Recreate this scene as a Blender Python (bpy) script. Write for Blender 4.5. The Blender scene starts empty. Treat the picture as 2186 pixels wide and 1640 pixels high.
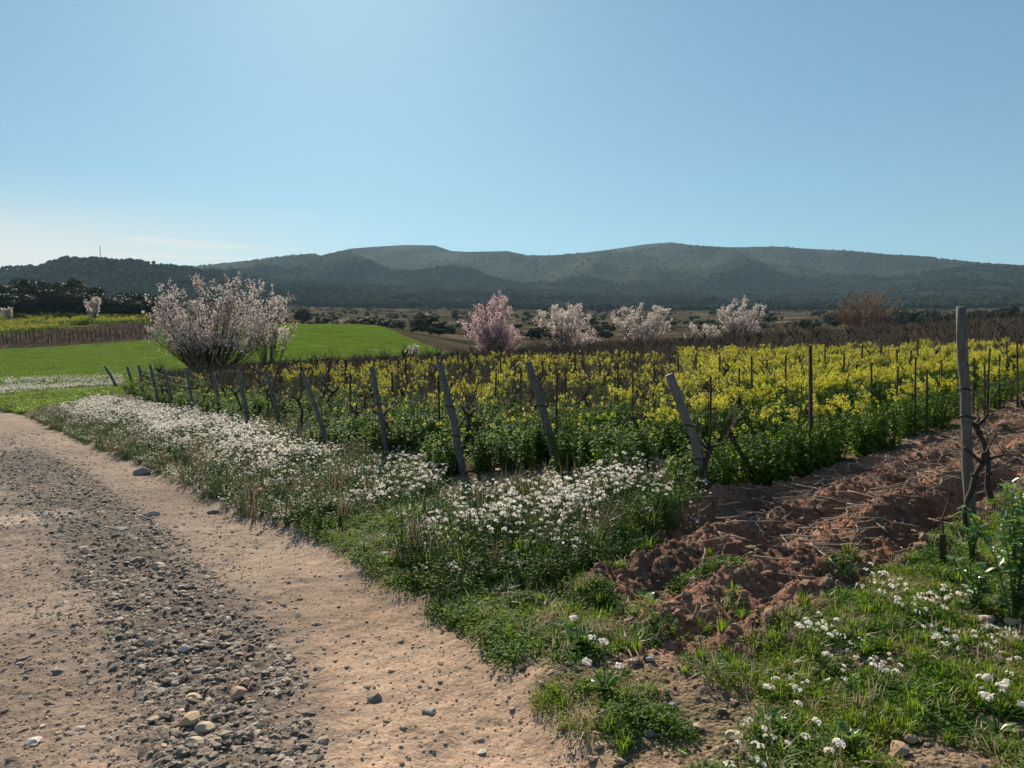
import bpy, math, random
import numpy as np
from mathutils import Vector, Matrix

rad = math.radians
R = random.Random(7)
NR = np.random.RandomState(11)
scene = bpy.context.scene

# ------------------------------------------------------------------ camera
EYE = 1.6
PITCH = math.atan((820 - 715) / 1580.0)
cam_d = bpy.data.cameras.new('camera')
cam_d.sensor_width = 36.0
cam_d.lens = 36.0 * 1580.0 / 2186.0
cam_d.clip_start = 0.1
cam_d.clip_end = 60000
cam = bpy.data.objects.new('camera', cam_d)
cam.location = (0, 0, EYE)
cam.rotation_euler = (rad(90) - PITCH, 0, 0)
scene.collection.objects.link(cam)
scene.camera = cam

# ------------------------------------------------------------------ world, sun
SUN_AZ = rad(-13.0)      # left of the view axis
SUN_EL = rad(31.0)
world = bpy.data.worlds.new('World')
scene.world = world
world.use_nodes = True
wn, wl = world.node_tree.nodes, world.node_tree.links
wn.clear()
w_out = wn.new('ShaderNodeOutputWorld')
w_bg = wn.new('ShaderNodeBackground')
w_bg.inputs['Strength'].default_value = 0.053
sky = wn.new('ShaderNodeTexSky')
sky.sky_type = 'NISHITA'
sky.sun_disc = False
sky.sun_elevation = SUN_EL
sky.sun_rotation = SUN_AZ
sky.altitude = 0
sky.air_density = 1.0
sky.dust_density = 0.35
sky.ozone_density = 1.6
# thin high cirrus streaks, low over the left hills
tc = wn.new('ShaderNodeTexCoord')
mp = wn.new('ShaderNodeMapping')
mp.inputs['Rotation'].default_value = (0, rad(-4.0), 0)
mp.inputs['Scale'].default_value = (1.3, 1.3, 60)
wl.new(tc.outputs['Generated'], mp.inputs['Vector'])
cn = wn.new('ShaderNodeTexNoise')
cn.inputs['Scale'].default_value = 1.5
cn.inputs['Detail'].default_value = 3
cn.inputs['Roughness'].default_value = 0.5
cn.inputs['Distortion'].default_value = 0.9
wl.new(mp.outputs[0], cn.inputs['Vector'])
cr = wn.new('ShaderNodeMapRange'); cr.interpolation_type = 'SMOOTHSTEP'
cr.inputs['From Min'].default_value = 0.43
cr.inputs['From Max'].default_value = 0.64
wl.new(cn.outputs['Fac'], cr.inputs['Value'])
sx = wn.new('ShaderNodeSeparateXYZ')
wl.new(tc.outputs['Generated'], sx.inputs[0])
def mrange(src, a, b, c=0.0, d=1.0, smooth=True):
    n = wn.new('ShaderNodeMapRange')
    n.interpolation_type = 'SMOOTHSTEP' if smooth else 'LINEAR'
    n.inputs['From Min'].default_value = a; n.inputs['From Max'].default_value = b
    n.inputs['To Min'].default_value = c; n.inputs['To Max'].default_value = d
    wl.new(src, n.inputs['Value']); return n.outputs[0]
def wmul(a, b):
    n = wn.new('ShaderNodeMath'); n.operation = 'MULTIPLY'
    wl.new(a, n.inputs[0])
    if isinstance(b, float): n.inputs[1].default_value = b
    else: wl.new(b, n.inputs[1])
    return n.outputs[0]
m = wmul(cr.outputs[0], mrange(sx.outputs['Z'], 0.20, 0.08))
m = wmul(m, mrange(sx.outputs['X'], -0.10, -0.45))
m = wmul(m, 0.95)
glow = wmul(wmul(mrange(sx.outputs['Z'], 0.19, 0.07), mrange(sx.outputs['X'], -0.05, -0.60)), 0.92)
mxx = wn.new('ShaderNodeMath'); mxx.operation = 'MAXIMUM'; wl.new(m, mxx.inputs[0]); wl.new(glow, mxx.inputs[1]); m = mxx.outputs[0]
mix = wn.new('ShaderNodeMix'); mix.data_type = 'RGBA'
wl.new(m, mix.inputs[0])
gm = wn.new('ShaderNodeGamma'); gm.inputs['Gamma'].default_value = 0.65
wl.new(sky.outputs[0], gm.inputs['Color'])
wt = wn.new('ShaderNodeVectorMath'); wt.operation = 'MULTIPLY'; wt.inputs[1].default_value = (1.22, 1.86, 2.12)
wl.new(gm.outputs[0], wt.inputs[0])
wl.new(wt.outputs[0], mix.inputs[6])
mix.inputs[7].default_value = (10.6, 10.2, 9.0, 1)
wl.new(mix.outputs[2], w_bg.inputs['Color'])
wl.new(w_bg.outputs[0], w_out.inputs['Surface'])

sun_d = bpy.data.lights.new('sun', 'SUN')
sun_d.energy = 5.0
sun_d.angle = rad(0.53)
sun_d.color = (1.0, 0.88, 0.71)
sun = bpy.data.objects.new('sun', sun_d)
sv = Vector((math.sin(SUN_AZ) * math.cos(SUN_EL), math.cos(SUN_AZ) * math.cos(SUN_EL), math.sin(SUN_EL)))
sun.rotation_euler = sv.to_track_quat('Z', 'Y').to_euler()
sun.location = (0, 0, 60)
scene.collection.objects.link(sun)

scene.view_settings.view_transform = 'Standard'
scene.view_settings.look = 'None'
scene.view_settings.exposure = 0.65
scene.view_settings.gamma = 1.0
scene.view_settings.use_curve_mapping = False
scene.cycles.max_bounces = 5
scene.cycles.diffuse_bounces = 2
scene.cycles.glossy_bounces = 1
scene.cycles.transmission_bounces = 3
scene.cycles.transparent_max_bounces = 4
scene.cycles.volume_bounces = 0
scene.cycles.use_denoising = True
scene.cycles.sample_clamp_indirect = 4

# ------------------------------------------------------------------ projection helpers
cp, sp = math.cos(PITCH), math.sin(PITCH)
def ray(px, py):
    v = (820 - py) / 1580.0
    return ((px - 1093) / 1580.0, cp + v * sp, -sp + v * cp)
def slope_of(py):                       # z rise per metre of depth
    v = (820 - np.asarray(py, float)) / 1580.0
    return (-sp + v * cp) / (cp + v * sp)
AX, AY = 0.057, -0.007                  # the vineyard plane rises gently to the right
def gp(px, py, h=0.0):                  # pixel -> point on the near plane (raised by h)
    dx, dy, dz = ray(px, py)
    t = (EYE - h) / (AX * dx + AY * dy - dz)
    return (t * dx, t * dy)

# ------------------------------------------------------------------ numpy noise
def _hash(ix, iy, seed):
    h = (ix.astype(np.int64) * 374761393 + iy.astype(np.int64) * 668265263 + seed * 974634777) & 0x7fffffff
    h = ((h ^ (h >> 13)) * 1274126177) & 0x7fffffff
    return ((h ^ (h >> 16)) & 0xffff) / 65536.0
def pn(x, y, seed=0):
    x = np.asarray(x, float); y = np.asarray(y, float)
    ix, iy = np.floor(x), np.floor(y)
    fx, fy = x - ix, y - iy
    ux, uy = fx * fx * fx * (fx * (fx * 6 - 15) + 10), fy * fy * fy * (fy * (fy * 6 - 15) + 10)
    def g(a, b):
        t = _hash(ix + a, iy + b, seed) * 2 * math.pi
        return np.cos(t) * (fx - a) + np.sin(t) * (fy - b)
    return ((g(0, 0) * (1 - ux) + g(1, 0) * ux) * (1 - uy) + (g(0, 1) * (1 - ux) + g(1, 1) * ux) * uy) * 1.5
def fbm(x, y, o=4, seed=0, gain=0.5):
    s, a = 0, 1.0
    for i in range(o):
        s = s + a * pn(x * 2 ** i, y * 2 ** i, seed + i * 17); a *= gain
    return s
def ridged(x, y, o=4, seed=0):
    s, a = 0, 1.0
    for i in range(o):
        s = s + a * (1 - 2.2 * np.abs(pn(x * 2 ** i, y * 2 ** i, seed + i * 31))); a *= 0.5
    return s
def sst(a, b, x):
    t = np.clip((np.asarray(x, float) - a) / (b - a), 0, 1)
    return t * t * (3 - 2 * t)

# ------------------------------------------------------------------ polygons on the ground
def sdpoly(x, y, P):                    # signed distance, negative inside
    x = np.asarray(x, float); y = np.asarray(y, float)
    d = np.full(x.shape, 1e9); inside = np.zeros(x.shape, bool)
    n = len(P)
    for i in range(n):
        ax, ay = P[i]; bx, by = P[(i + 1) % n]
        ex, ey = bx - ax, by - ay
        t = np.clip(((x - ax) * ex + (y - ay) * ey) / (ex * ex + ey * ey + 1e-12), 0, 1)
        d = np.minimum(d, np.hypot(x - ax - t * ex, y - ay - t * ey))
        c = ((ay > y) != (by > y)) & (x < ex * (y - ay) / (ey + 1e-12 if ey == 0 else ey) + ax)
        inside ^= c
    return np.where(inside, -d, d)
def G(pts, h=0.0): return [gp(a, b, h) for a, b in pts]

TRACK_EDGE = G([(0, 887), (120, 905), (170, 925), (260, 955), (380, 985), (490, 1030), (580, 1075), (700, 1150), (800, 1215),
                (900, 1275), (1000, 1335), (1100, 1420), (1180, 1490), (1280, 1580), (1330, 1640)])
TRACK = [(-80, 38), (-32, 29.5), (-22, 27.2)] + TRACK_EDGE + [(0.55, 0.9), (0.5, -8), (-90, -8)]
GRAVEL = G([(0, 925), (90, 930), (150, 965), (300, 1065), (430, 1180), (560, 1300), (645, 1440), (660, 1640), (300, 1640), (190, 1450), (150, 1300),
            (60, 1180), (-60, 1120), (-200, 1010), (-60, 930)])
GRAVEL_CORE = G([(60, 960), (160, 1000), (300, 1095), (420, 1210), (540, 1330), (610, 1440), (620, 1640), (400, 1640), (330, 1450), (240, 1300), (150, 1150), (40, 1040), (-20, 980)])
SOIL = G([(1190, 1240), (1320, 1160), (1385, 1108), (1520, 1082), (1700, 1034), (1850, 988), (2000, 938), (2186, 868), (2340, 815), (2420, 900),
          (2186, 1040), (2085, 1120), (2000, 1190), (1840, 1260), (1720, 1340), (1600, 1400), (1480, 1400), (1300, 1310)])
FLOW_A = G([(60, 878), (230, 848), (470, 868), (640, 900), (740, 930), (815, 950), (800, 1010), (765, 1050), (690, 1062), (560, 1048), (350, 968), (150, 905)], 0.25)
FLOW_B = G([(870, 1075), (975, 1012), (1200, 1000), (1400, 940), (1505, 1040), (1470, 1075), (1330, 1100), (1160, 1150), (1000, 1170), (890, 1160)], 0.25)
GREEN_B = G([(860, 1110), (1080, 1080), (1330, 1050), (1480, 1060), (1410, 1130), (1350, 1190), (1200, 1235), (960, 1262), (880, 1200)])
VERGE_L = G([(60, 890), (400, 985), (560, 1040), (690, 1050), (800, 1040), (850, 985), (960, 985), (900, 1060), (860, 1180), (700, 1160), (575, 1085), (480, 1036), (370, 990), (250, 958), (100, 905)])
RD = (0.751, 0.660)                     # direction of the vine rows
RNRM = (-0.660, 0.751)
ROW0, ROWS = 3.84, 1.78
ENDS = [(1428, 800, 1515, 1080, 0.0), (1128, 773, 1194, 990, 0.08), (938, 773, 990, 1003, 0.08), (793, 783, 828, 940, 0.3), (645, 793, 708, 930, 0.3),
        (568, 795, 600, 885, 0.35), (508, 792, 534, 900, 0.25), (455, 795, 473, 868, 0.35), (398, 785, 412, 868, 0.35), (351, 790, 372, 858, 0.35),
        (320, 778, 342, 860, 0.35), (296, 780, 308, 847, 0.35), (272, 783, 284, 830, 0.3), (224, 782, 254, 834, 0.2)]
END_XY = [gp(e[2], e[3], e[4]) for e in ENDS]
VINEY = [(END_XY[0][0] - 0.1, END_XY[0][1] - 0.15)] + [(a - 0.2, b) for a, b in END_XY[1:]] + [(-19, 38), (-24, 50), (-18, 55), (0, 60), (20, 66), (60, 85), (100, 104), (76, 72), (40, 40.4), (13.2, 17.0)]

# ------------------------------------------------------------------ terrain
KP = np.array([-2600, -900, 0, 130, 240, 330, 450, 600, 800, 880, 1000, 1300, 1600, 1900, 2060, 2186, 2800, 4800], float)
KD = np.array([45, 60, 100, 150, 195, 250, 330, 420, 700, 1200, 1700, 2500], float)
TB = np.array([
 # -2600 -900   0    130  240  330  450  600  800  880  1000 1300 1600 1900 2060 2186 2800 4800
 [960, 890, 844, 837, 832, 828, 820, 812, 800, 796, 789, 772, 755, 738, 729, 722, 690, 600],
 [900, 845, 815, 812, 808, 805, 802, 799, 790, 788, 783, 766, 748, 731, 722, 715, 686, 600],
 [850, 800, 775, 772, 768, 765, 755, 745, 745, 752, 765, 746, 734, 720, 713, 706, 682, 610],
 [800, 760, 741, 739, 736, 732, 718, 706, 707, 722, 748, 736, 726, 714, 708, 700, 680, 620],
 [770, 735, 719, 716, 713, 710, 700, 690, 692, 708, 735, 728, 718, 709, 703, 696, 678, 620],
 [730, 700, 679, 680, 682, 685, 698, 708, 708, 712, 718, 718, 711, 704, 698, 692, 674, 620],
 [690, 665, 640, 636, 645, 662, 690, 700, 700, 704, 708, 708, 704, 698, 693, 688, 670, 620],
 [680, 670, 665, 662, 662, 668, 680, 690, 692, 695, 699, 700, 697, 692, 688, 684, 668, 620],
 [660, 660, 660, 660, 658, 660, 664, 668, 672, 675, 680, 682, 680, 676, 674, 672, 660, 620],
 [630, 640, 645, 642, 640, 642, 646, 652, 656, 657, 659, 661, 661, 660, 658, 655, 640, 600],
 [590, 600, 580, 561, 549, 556, 573, 612, 636, 638, 641, 646, 649, 648, 640, 628, 610, 580],
 [600, 600, 600, 600, 600, 600, 590, 596, 602, 606, 612, 625, 630, 612, 576, 571, 585, 580]], float)
SKY = [(-2600, 600), (-900, 570), (0, 590), (300, 580), (480, 561), (560, 552), (600, 546), (670, 538), (690, 543), (750, 528), (800, 524), (870, 520), (930, 521), (965, 533),
       (1000, 535), (1085, 533), (1125, 543), (1200, 542), (1300, 530), (1380, 518), (1430, 514), (1480, 522), (1560, 525), (1650, 524), (1720, 528),
       (1800, 533), (1950, 545), (2060, 559), (2186, 567), (2800, 575), (4800, 590)]
NPX, ND = 400, 160
gpx = np.linspace(-2600, 4800, NPX); gld = np.linspace(math.log(45), math.log(2500), ND)
_t = np.array([np.interp(gpx, KP, r) for r in TB])
_t = np.array([np.interp(gld, np.log(KD), _t[:, i]) for i in range(NPX)]).T
def blur(a, k, ax):
    w = np.hanning(k + 2)[1:-1]; w /= w.sum()
    pad = [(0, 0), (0, 0)]; pad[ax] = (k // 2, k // 2)
    b = np.pad(a, pad, mode='edge')
    return np.apply_along_axis(lambda r: np.convolve(r, w, 'valid'), ax, b)
TG = blur(blur(_t, 7, 0), 5, 1)
def tab(px, d):
    fx = np.clip((px - gpx[0]) / (gpx[1] - gpx[0]), 0, NPX - 1.001)
    fy = np.clip((np.log(np.maximum(d, 1.0)) - gld[0]) / (gld[1] - gld[0]), 0, ND - 1.001)
    ix, iy = fx.astype(int), fy.astype(int); a, b = fx - ix, fy - iy
    return (TG[iy, ix] * (1 - a) + TG[iy, ix + 1] * a) * (1 - b) + (TG[iy + 1, ix] * (1 - a) + TG[iy + 1, ix + 1] * a) * b

RIDGE_A, RIDGE_B = gp(1740, 1275), gp(1965, 1120)
_rd = np.array(RIDGE_B) - np.array(RIDGE_A); _rd /= np.hypot(*_rd)
def H(x, y, fine=True):
    x = np.asarray(x, float); y = np.asarray(y, float)
    shp = np.broadcast(x, y).shape
    x = np.broadcast_to(x, shp).ravel(); y = np.broadcast_to(y, shp).ravel()
    ys = np.maximum(y, 0.5)
    plane = AX * np.clip(x, -120, 120) + AY * y
    z = plane.copy()
    far = ys > 18
    if far.any():
        X, Y = x[far], ys[far]
        px = 1093 + 1580 * X / Y
        zt = EYE + Y * slope_of(tab(px, np.minimum(Y, 2500)))
        # back range
        sk = np.interp(px, [a for a, b in SKY], [b for a, b in SKY])
        crest = EYE + 5000 * slope_of(sk)
        base = EYE + 2500 * slope_of(tab(px, np.full_like(px, 2500.0)))
        t = np.clip((Y - 2500) / 2500, 0, 1)
        prof = t ** 0.85
        zb = base + (crest - base) * prof
        w = np.clip(9.48 * t * (1 - t) ** 3, 0, 1)
        zb += w * ((ridged(X / 900 + Y / 4200, Y / 2600, 2, 5) - 0.8) * 90 + (ridged(X / 420 - Y / 3800, Y / 2200, 2, 29) - .6) * 34 + 80 * fbm(X / 520 + Y / 1500, Y / 1500, 3, 6))
        lim = EYE + Y * slope_of(sk + 2.0); zb = np.where(Y < 4950, np.where(zb > lim - 25, lim - 25 + 25 * np.tanh((zb - lim + 25) / 25) - 0.0, zb), zb)
        zb = np.where(Y > 5000, crest - (Y - 5000) * 0.25, zb)
        zt = np.where(Y > 2500, zb, zt)
        # relief in the middle distance, band limited
        a = sst(500, 1000, Y) * (1 - sst(2200, 2500, Y))
        zt += a * (ridged(X / 420, Y / 520, 3, 9) - 1.0) * 14 * sst(1100, 1600, Y)
        v = sst(210, 300, Y) * (1 - sst(1000, 1250, Y))
        zt += v * fbm(X / 60, Y / 90, 3, 21) * 1.6
        w = sst(18, 46, Y)
        z[far] = plane[far] * (1 - w) + zt * w
    # earth bank at the far left end of the vineyard
    bk = np.exp(-((y - (37.5 + 0.05 * x)) / 2.0) ** 2) * sst(-15.5, -18, x) * (1 - sst(55, 70, y))
    z += 0.0 * bk
    if fine:
        near = y < 40
        X, Y = x[near], y[near]
        s = sdpoly(X, Y, SOIL); soil = 1 - sst(-0.15, 0.12, s)
        tr = 1 - sst(-0.25, 0.15, sdpoly(X, Y, TRACK))
        gv = 1 - sst(-0.3, 0.25, sdpoly(X, Y, GRAVEL))
        fade = 1 - sst(10, 30, Y)
        dz = 0.035 * fbm(X / 1.3, Y / 1.3, 3, 3)
        dz += (1 - tr) * fade * (0.022 * fbm(X / 0.22, Y / 0.22, 4, 4, 0.6))
        dz += tr * fade * (0.007 * fbm(X / 0.12, Y / 0.12, 4, 6, 0.65) - 0.03)
        dz += gv * fade * (0.016 * fbm(X / 0.11, Y / 0.11, 4, 8, 0.7))
        dz += tr * 0.045 * np.sin((X * 0.8 + 0.55 * Y) * 2.2 + 1.0)
        q = np.abs(pn(X / 0.30, Y / 0.30, 12)) + 0.55 * np.abs(pn(X / 0.13, Y / 0.13, 14)) + 0.3 * np.abs(pn(X / 0.06, Y / 0.06, 15))
        dz += soil * (0.085 * (q - 0.35) + 0.03 * fbm(X / 0.7, Y / 0.7, 2, 13)) * (1 - 0.6 * sst(12, 30, Y))
        # plough furrow
        c = (X - RIDGE_A[0]) * _rd[1] - (Y - RIDGE_A[1]) * _rd[0]      # to the right of the ridge line
        al = (X - RIDGE_A[0]) * _rd[0] + (Y - RIDGE_A[1]) * _rd[1]
        we = sst(-0.7, 0.3, al) * (1 - sst(3.6, 5.0, al)) * (0.75 + 0.6 * pn(al / 0.5, al * 0 + 3.3, 44))
        dz += we * (0.09 * np.exp(-((c + 0.17) / 0.17) ** 2) - 0.15 * np.exp(-((c - 0.12) / 0.11) ** 2))
        # clod bank under the first vine row
        cr_ = (X * RNRM[0] + Y * RNRM[1]) - (ROW0 - 0.22)
        cw = (X * RNRM[0] + Y * RNRM[1]); dz += soil * 0.065 * np.cos(2 * math.pi * (cw + 0.05 * fbm(X / .8, Y / .8, 2, 19)) / 0.62) * (1 - sst(15, 30, Y))
        dz += soil * (0.10 + 0.07 * pn(X / 0.5, Y / 0.5, 51)) * np.exp(-(cr_ / 0.2) ** 2)
        z[near] += dz
    return z.reshape(shp)
def Hs(x, y): return float(H(np.array([x]), np.array([y]))[0])
def hit(px, py, h=0.0):                 # pixel -> first terrain point along that ray (terrain raised by h)
    dx, dy, dz = ray(px, py)
    t = np.exp(np.linspace(math.log(1.2), math.log(7000), 2600))
    x, y, z = t * dx, t * dy, EYE + t * dz
    k = np.nonzero(z < H(x, y, False) + h)[0]
    i = k[0] if len(k) else len(t) - 1
    return float(x[i]), float(y[i])
def at(px, d):                          # pixel column at depth d
    return (px - 1093) / 1580.0 * d, d

# ------------------------------------------------------------------ object helpers
def tag(o, label=None, cat=None, group=None, kind=None):
    if label: o['label'] = label
    if cat: o['category'] = cat
    if group: o['group'] = group
    if kind: o['kind'] = kind
    return o
def link(o, parent=None):
    scene.collection.objects.link(o)
    if parent is not None: o.parent = parent
    return o
def empty(name, loc, rz=0.0):
    o = bpy.data.objects.new(name, None); o.location = loc; o.rotation_euler = (0, 0, rz)
    o.empty_display_size = 0.1
    return link(o)
class MB:
    def __init__(s): s.v = []; s.f = []; s.m = []
    def add(s, vs, fs, m=0):
        n = len(s.v); s.v.extend(vs)
        s.f.extend([tuple(i + n for i in f) for f in fs]); s.m.extend([m] * len(fs))
    def tube(s, pts, rs, n=5, m=0, cap=True):
        base = len(s.v); k = len(pts); prev = None
        for i, p in enumerate(pts):
            d = (pts[min(i + 1, k - 1)] - pts[max(i - 1, 0)])
            if d.length < 1e-9: d = Vector((0, 0, 1))
            d.normalize()
            a = Vector((1, 0, 0)) if prev is None else prev
            a = a - d * a.dot(d)
            if a.length < 1e-3: a = Vector((0, 1, 0)) - d * d.y
            a.normalize(); prev = a; b = d.cross(a)
            for j in range(n):
                t = 2 * math.pi * j / n
                s.v.append(tuple(p + (a * math.cos(t) + b * math.sin(t)) * rs[i]))
        for i in range(k - 1):
            for j in range(n):
                q = base + i * n
                s.f.append((q + j, q + (j + 1) % n, q + n + (j + 1) % n, q + n + j)); s.m.append(m)
        if cap:
            s.f.append(tuple(base + (k - 1) * n + j for j in range(n))); s.m.append(m)
            s.f.append(tuple(base + n - 1 - j for j in range(n))); s.m.append(m)
    def leaf(s, p, d, nrm, L, W, m=0, droop=0.25, fold=0.15):
        d = d.normalized(); sd = d.cross(nrm)
        if sd.length < 1e-4: sd = Vector((1, 0, 0))
        sd.normalize(); up = sd.cross(d)
        a = p; b = p + d * L * 0.5 + up * L * 0.05; c = p + d * L - up * L * droop
        l = p + d * L * 0.45 + sd * W * 0.5 + up * W * fold; r = p + d * L * 0.45 - sd * W * 0.5 + up * W * fold
        s.add([tuple(a), tuple(l), tuple(c), tuple(r), tuple(b)], [(0, 4, 1), (1, 4, 2), (0, 3, 4), (4, 3, 2)], m)
    def quad(s, p, a, b, m=0):
        s.add([tuple(p - a - b), tuple(p + a - b), tuple(p + a + b), tuple(p - a + b)], [(0, 1, 2, 3)], m)
    def mesh(s, name, mats, smooth=False):
        me = bpy.data.meshes.new(name)
        me.from_pydata(s.v, [], s.f)
        for mt in mats: me.materials.append(mt)
        me.polygons.foreach_set('material_index', s.m)
        if smooth: me.polygons.foreach_set('use_smooth', [True] * len(s.f))
        me.update(); return me
    def obj(s, name, mats, parent=None, smooth=False, lk=True):
        o = bpy.data.objects.new(name, s.mesh(name, mats, smooth))
        if lk: link(o, parent)
        return o
def rv(r=R): 
    while True:
        v = Vector((r.uniform(-1, 1), r.uniform(-1, 1), r.uniform(-1, 1)))
        if 0.05 < v.length < 1: return v.normalized()
def copy_tree(o, parent=None):
    c = o.copy(); scene.collection.objects.link(c)
    if parent is not None: c.parent = parent
    for ch in list(o.children): copy_tree(ch, c)
    return c

# ------------------------------------------------------------------ materials
def mk(name):
    m = bpy.data.materials.new(name); m.use_nodes = True
    n, l = m.node_tree.nodes, m.node_tree.links
    n.clear(); out = n.new('ShaderNodeOutputMaterial')
    return m, n, l, out
def leafy(name, c1, c2, transl=0.4, rough=0.5, spec=0.3, tcol=None, islands=True):
    m, n, l, out = mk(name)
    oi = n.new('ShaderNodeObjectInfo'); geo = n.new('ShaderNodeNewGeometry')
    ad = n.new('ShaderNodeMath'); ad.operation = 'MULTIPLY_ADD'
    l.new(geo.outputs['Random Per Island'], ad.inputs[0]); ad.inputs[1].default_value = 0.6 if islands else 0.0
    ml = n.new('ShaderNodeMath'); ml.operation = 'MULTIPLY'; ml.inputs[1].default_value = 0.4 if islands else 1.0
    l.new(oi.outputs['Random'], ml.inputs[0]); l.new(ml.outputs[0], ad.inputs[2])
    mx = n.new('ShaderNodeMix'); mx.data_type = 'RGBA'
    l.new(ad.outputs[0], mx.inputs[0]); mx.inputs[6].default_value = (*c1, 1); mx.inputs[7].default_value = (*c2, 1)
    pb = n.new('ShaderNodeBsdfPrincipled'); l.new(mx.outputs[2], pb.inputs['Base Color'])
    pb.inputs['Roughness'].default_value = rough; pb.inputs['Specular IOR Level'].default_value = spec
    if transl > 0:
        tr = n.new('ShaderNodeBsdfTranslucent')
        if tcol:
            tm = n.new('ShaderNodeMix'); tm.data_type = 'RGBA'; tm.blend_type = 'MULTIPLY'; tm.inputs[0].default_value = 1
            l.new(mx.outputs[2], tm.inputs[6]); tm.inputs[7].default_value = (*tcol, 1)
            l.new(tm.outputs[2], tr.inputs['Color'])
        else: l.new(mx.outputs[2], tr.inputs['Color'])
        ms = n.new('ShaderNodeMixShader'); ms.inputs[0].default_value = transl
        l.new(pb.outputs[0], ms.inputs[1]); l.new(tr.outputs[0], ms.inputs[2]); l.new(ms.outputs[0], out.inputs[0])
    else: l.new(pb.outputs[0], out.inputs[0])
    return m
def woody(name, c1, c2, scale=20, stretch=6, bump=0.3, rough=0.85):
    m, n, l, out = mk(name)
    t = n.new('ShaderNodeTexCoord'); mpn = n.new('ShaderNodeMapping'); mpn.inputs['Scale'].default_value = (stretch, stretch, 1)
    l.new(t.outputs['Object'], mpn.inputs[0])
    no = n.new('ShaderNodeTexNoise'); no.inputs['Scale'].default_value = scale; no.inputs['Detail'].default_value = 5
    l.new(mpn.outputs[0], no.inputs['Vector'])
    oi = n.new('ShaderNodeObjectInfo')
    a = n.new('ShaderNodeMath'); a.operation = 'MULTIPLY_ADD'; a.inputs[1].default_value = 0.35; l.new(oi.outputs['Random'], a.inputs[0]); 
    sb = n.new('ShaderNodeMapRange'); sb.inputs['From Min'].default_value = 0.3; sb.inputs['From Max'].default_value = 0.7; sb.inputs['To Max'].default_value = 0.65
    l.new(no.outputs['Fac'], sb.inputs[0]); l.new(sb.outputs[0], a.inputs[2])
    mx = n.new('ShaderNodeMix'); mx.data_type = 'RGBA'; l.new(a.outputs[0], mx.inputs[0])
    mx.inputs[6].default_value = (*c1, 1); mx.inputs[7].default_value = (*c2, 1)
    pb = n.new('ShaderNodeBsdfPrincipled'); l.new(mx.outputs[2], pb.inputs['Base Color']); pb.inputs['Roughness'].default_value = rough
    pb.inputs['Specular IOR Level'].default_value = 0.25
    bp = n.new('ShaderNodeBump'); bp.inputs['Strength'].default_value = bump; bp.inputs['Distance'].default_value = 0.01
    l.new(no.outputs['Fac'], bp.inputs['Height']); l.new(bp.outputs[0], pb.inputs['Normal'])
    l.new(pb.outputs[0], out.inputs[0]); return m
FARM = ('young_grass_ground', 'distant_vineyard_ground', 'valley_scrub_ground', 'hill_scrub_ground', 'vineyard_earth')
def ground_mat(name, scales, amt, bumps, tint=None, rough=0.95):
    """base colour from the 'Col' attribute, broken up by noise; bumps = [(kind, scale, distance)]"""
    m, n, l, out = mk(name)
    at_ = n.new('ShaderNodeAttribute'); at_.attribute_name = 'Col'
    t = n.new('ShaderNodeNewGeometry')
    col = at_.outputs['Color']
    for sc, a in zip(scales, amt):
        no = n.new('ShaderNodeTexNoise'); no.inputs['Scale'].default_value = sc; no.inputs['Detail'].default_value = 4; no.inputs['Roughness'].default_value = 0.65
        l.new(t.outputs['Position'], no.inputs['Vector'])
        mr = n.new('ShaderNodeMapRange'); mr.inputs['From Min'].default_value = 0.3; mr.inputs['From Max'].default_value = 0.7
        mr.inputs['To Min'].default_value = 1 - a; mr.inputs['To Max'].default_value = 1 + a
        l.new(no.outputs['Fac'], mr.inputs[0])
        mx = n.new('ShaderNodeVectorMath'); mx.operation = 'SCALE'
        l.new(col, mx.inputs[0]); l.new(mr.outputs[0], mx.inputs['Scale']); col = mx.outputs[0]
    if tint:
        sc, c2, lo, hi = tint
        no = n.new('ShaderNodeTexNoise'); no.inputs['Scale'].default_value = sc; no.inputs['Detail'].default_value = 5
        l.new(t.outputs['Position'], no.inputs['Vector'])
        mr = n.new('ShaderNodeMapRange'); mr.inputs['From Min'].default_value = lo; mr.inputs['From Max'].default_value = hi
        l.new(no.outputs['Fac'], mr.inputs[0])
        mx = n.new('ShaderNodeMix'); mx.data_type = 'RGBA'; l.new(mr.outputs[0], mx.inputs[0]); l.new(col, mx.inputs[6]); mx.inputs[7].default_value = (*c2, 1)
        col = mx.outputs[2]
    pb = n.new('ShaderNodeBsdfPrincipled'); l.new(col, pb.inputs['Base Color']); pb.inputs['Roughness'].default_value = rough
    pb.inputs['Specular IOR Level'].default_value = 0.0 if name in FARM else 0.1
    last = None
    for kind, sc, dist in bumps:
        if kind == 'n':
            no = n.new('ShaderNodeTexNoise'); no.inputs['Scale'].default_value = sc; no.inputs['Detail'].default_value = 5; no.inputs['Roughness'].default_value = 0.6; o = no.outputs['Fac']
        else:
            no = n.new('ShaderNodeTexVoronoi'); no.inputs['Scale'].default_value = sc; no.inputs['Randomness'].default_value = 1; o = no.outputs['Distance']
        l.new(t.outputs['Position'], no.inputs['Vector'])
        b = n.new('ShaderNodeBump'); b.inputs['Strength'].default_value = 1.0; b.inputs['Distance'].default_value = dist
        if kind == 'v': b.invert = True
        l.new(o, b.inputs['Height'])
        if last is not None: l.new(last, b.inputs['Normal'])
        last = b.outputs[0]
    if last is not None: l.new(last, pb.inputs['Normal'])
    l.new(pb.outputs[0], out.inputs[0]); return m
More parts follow.
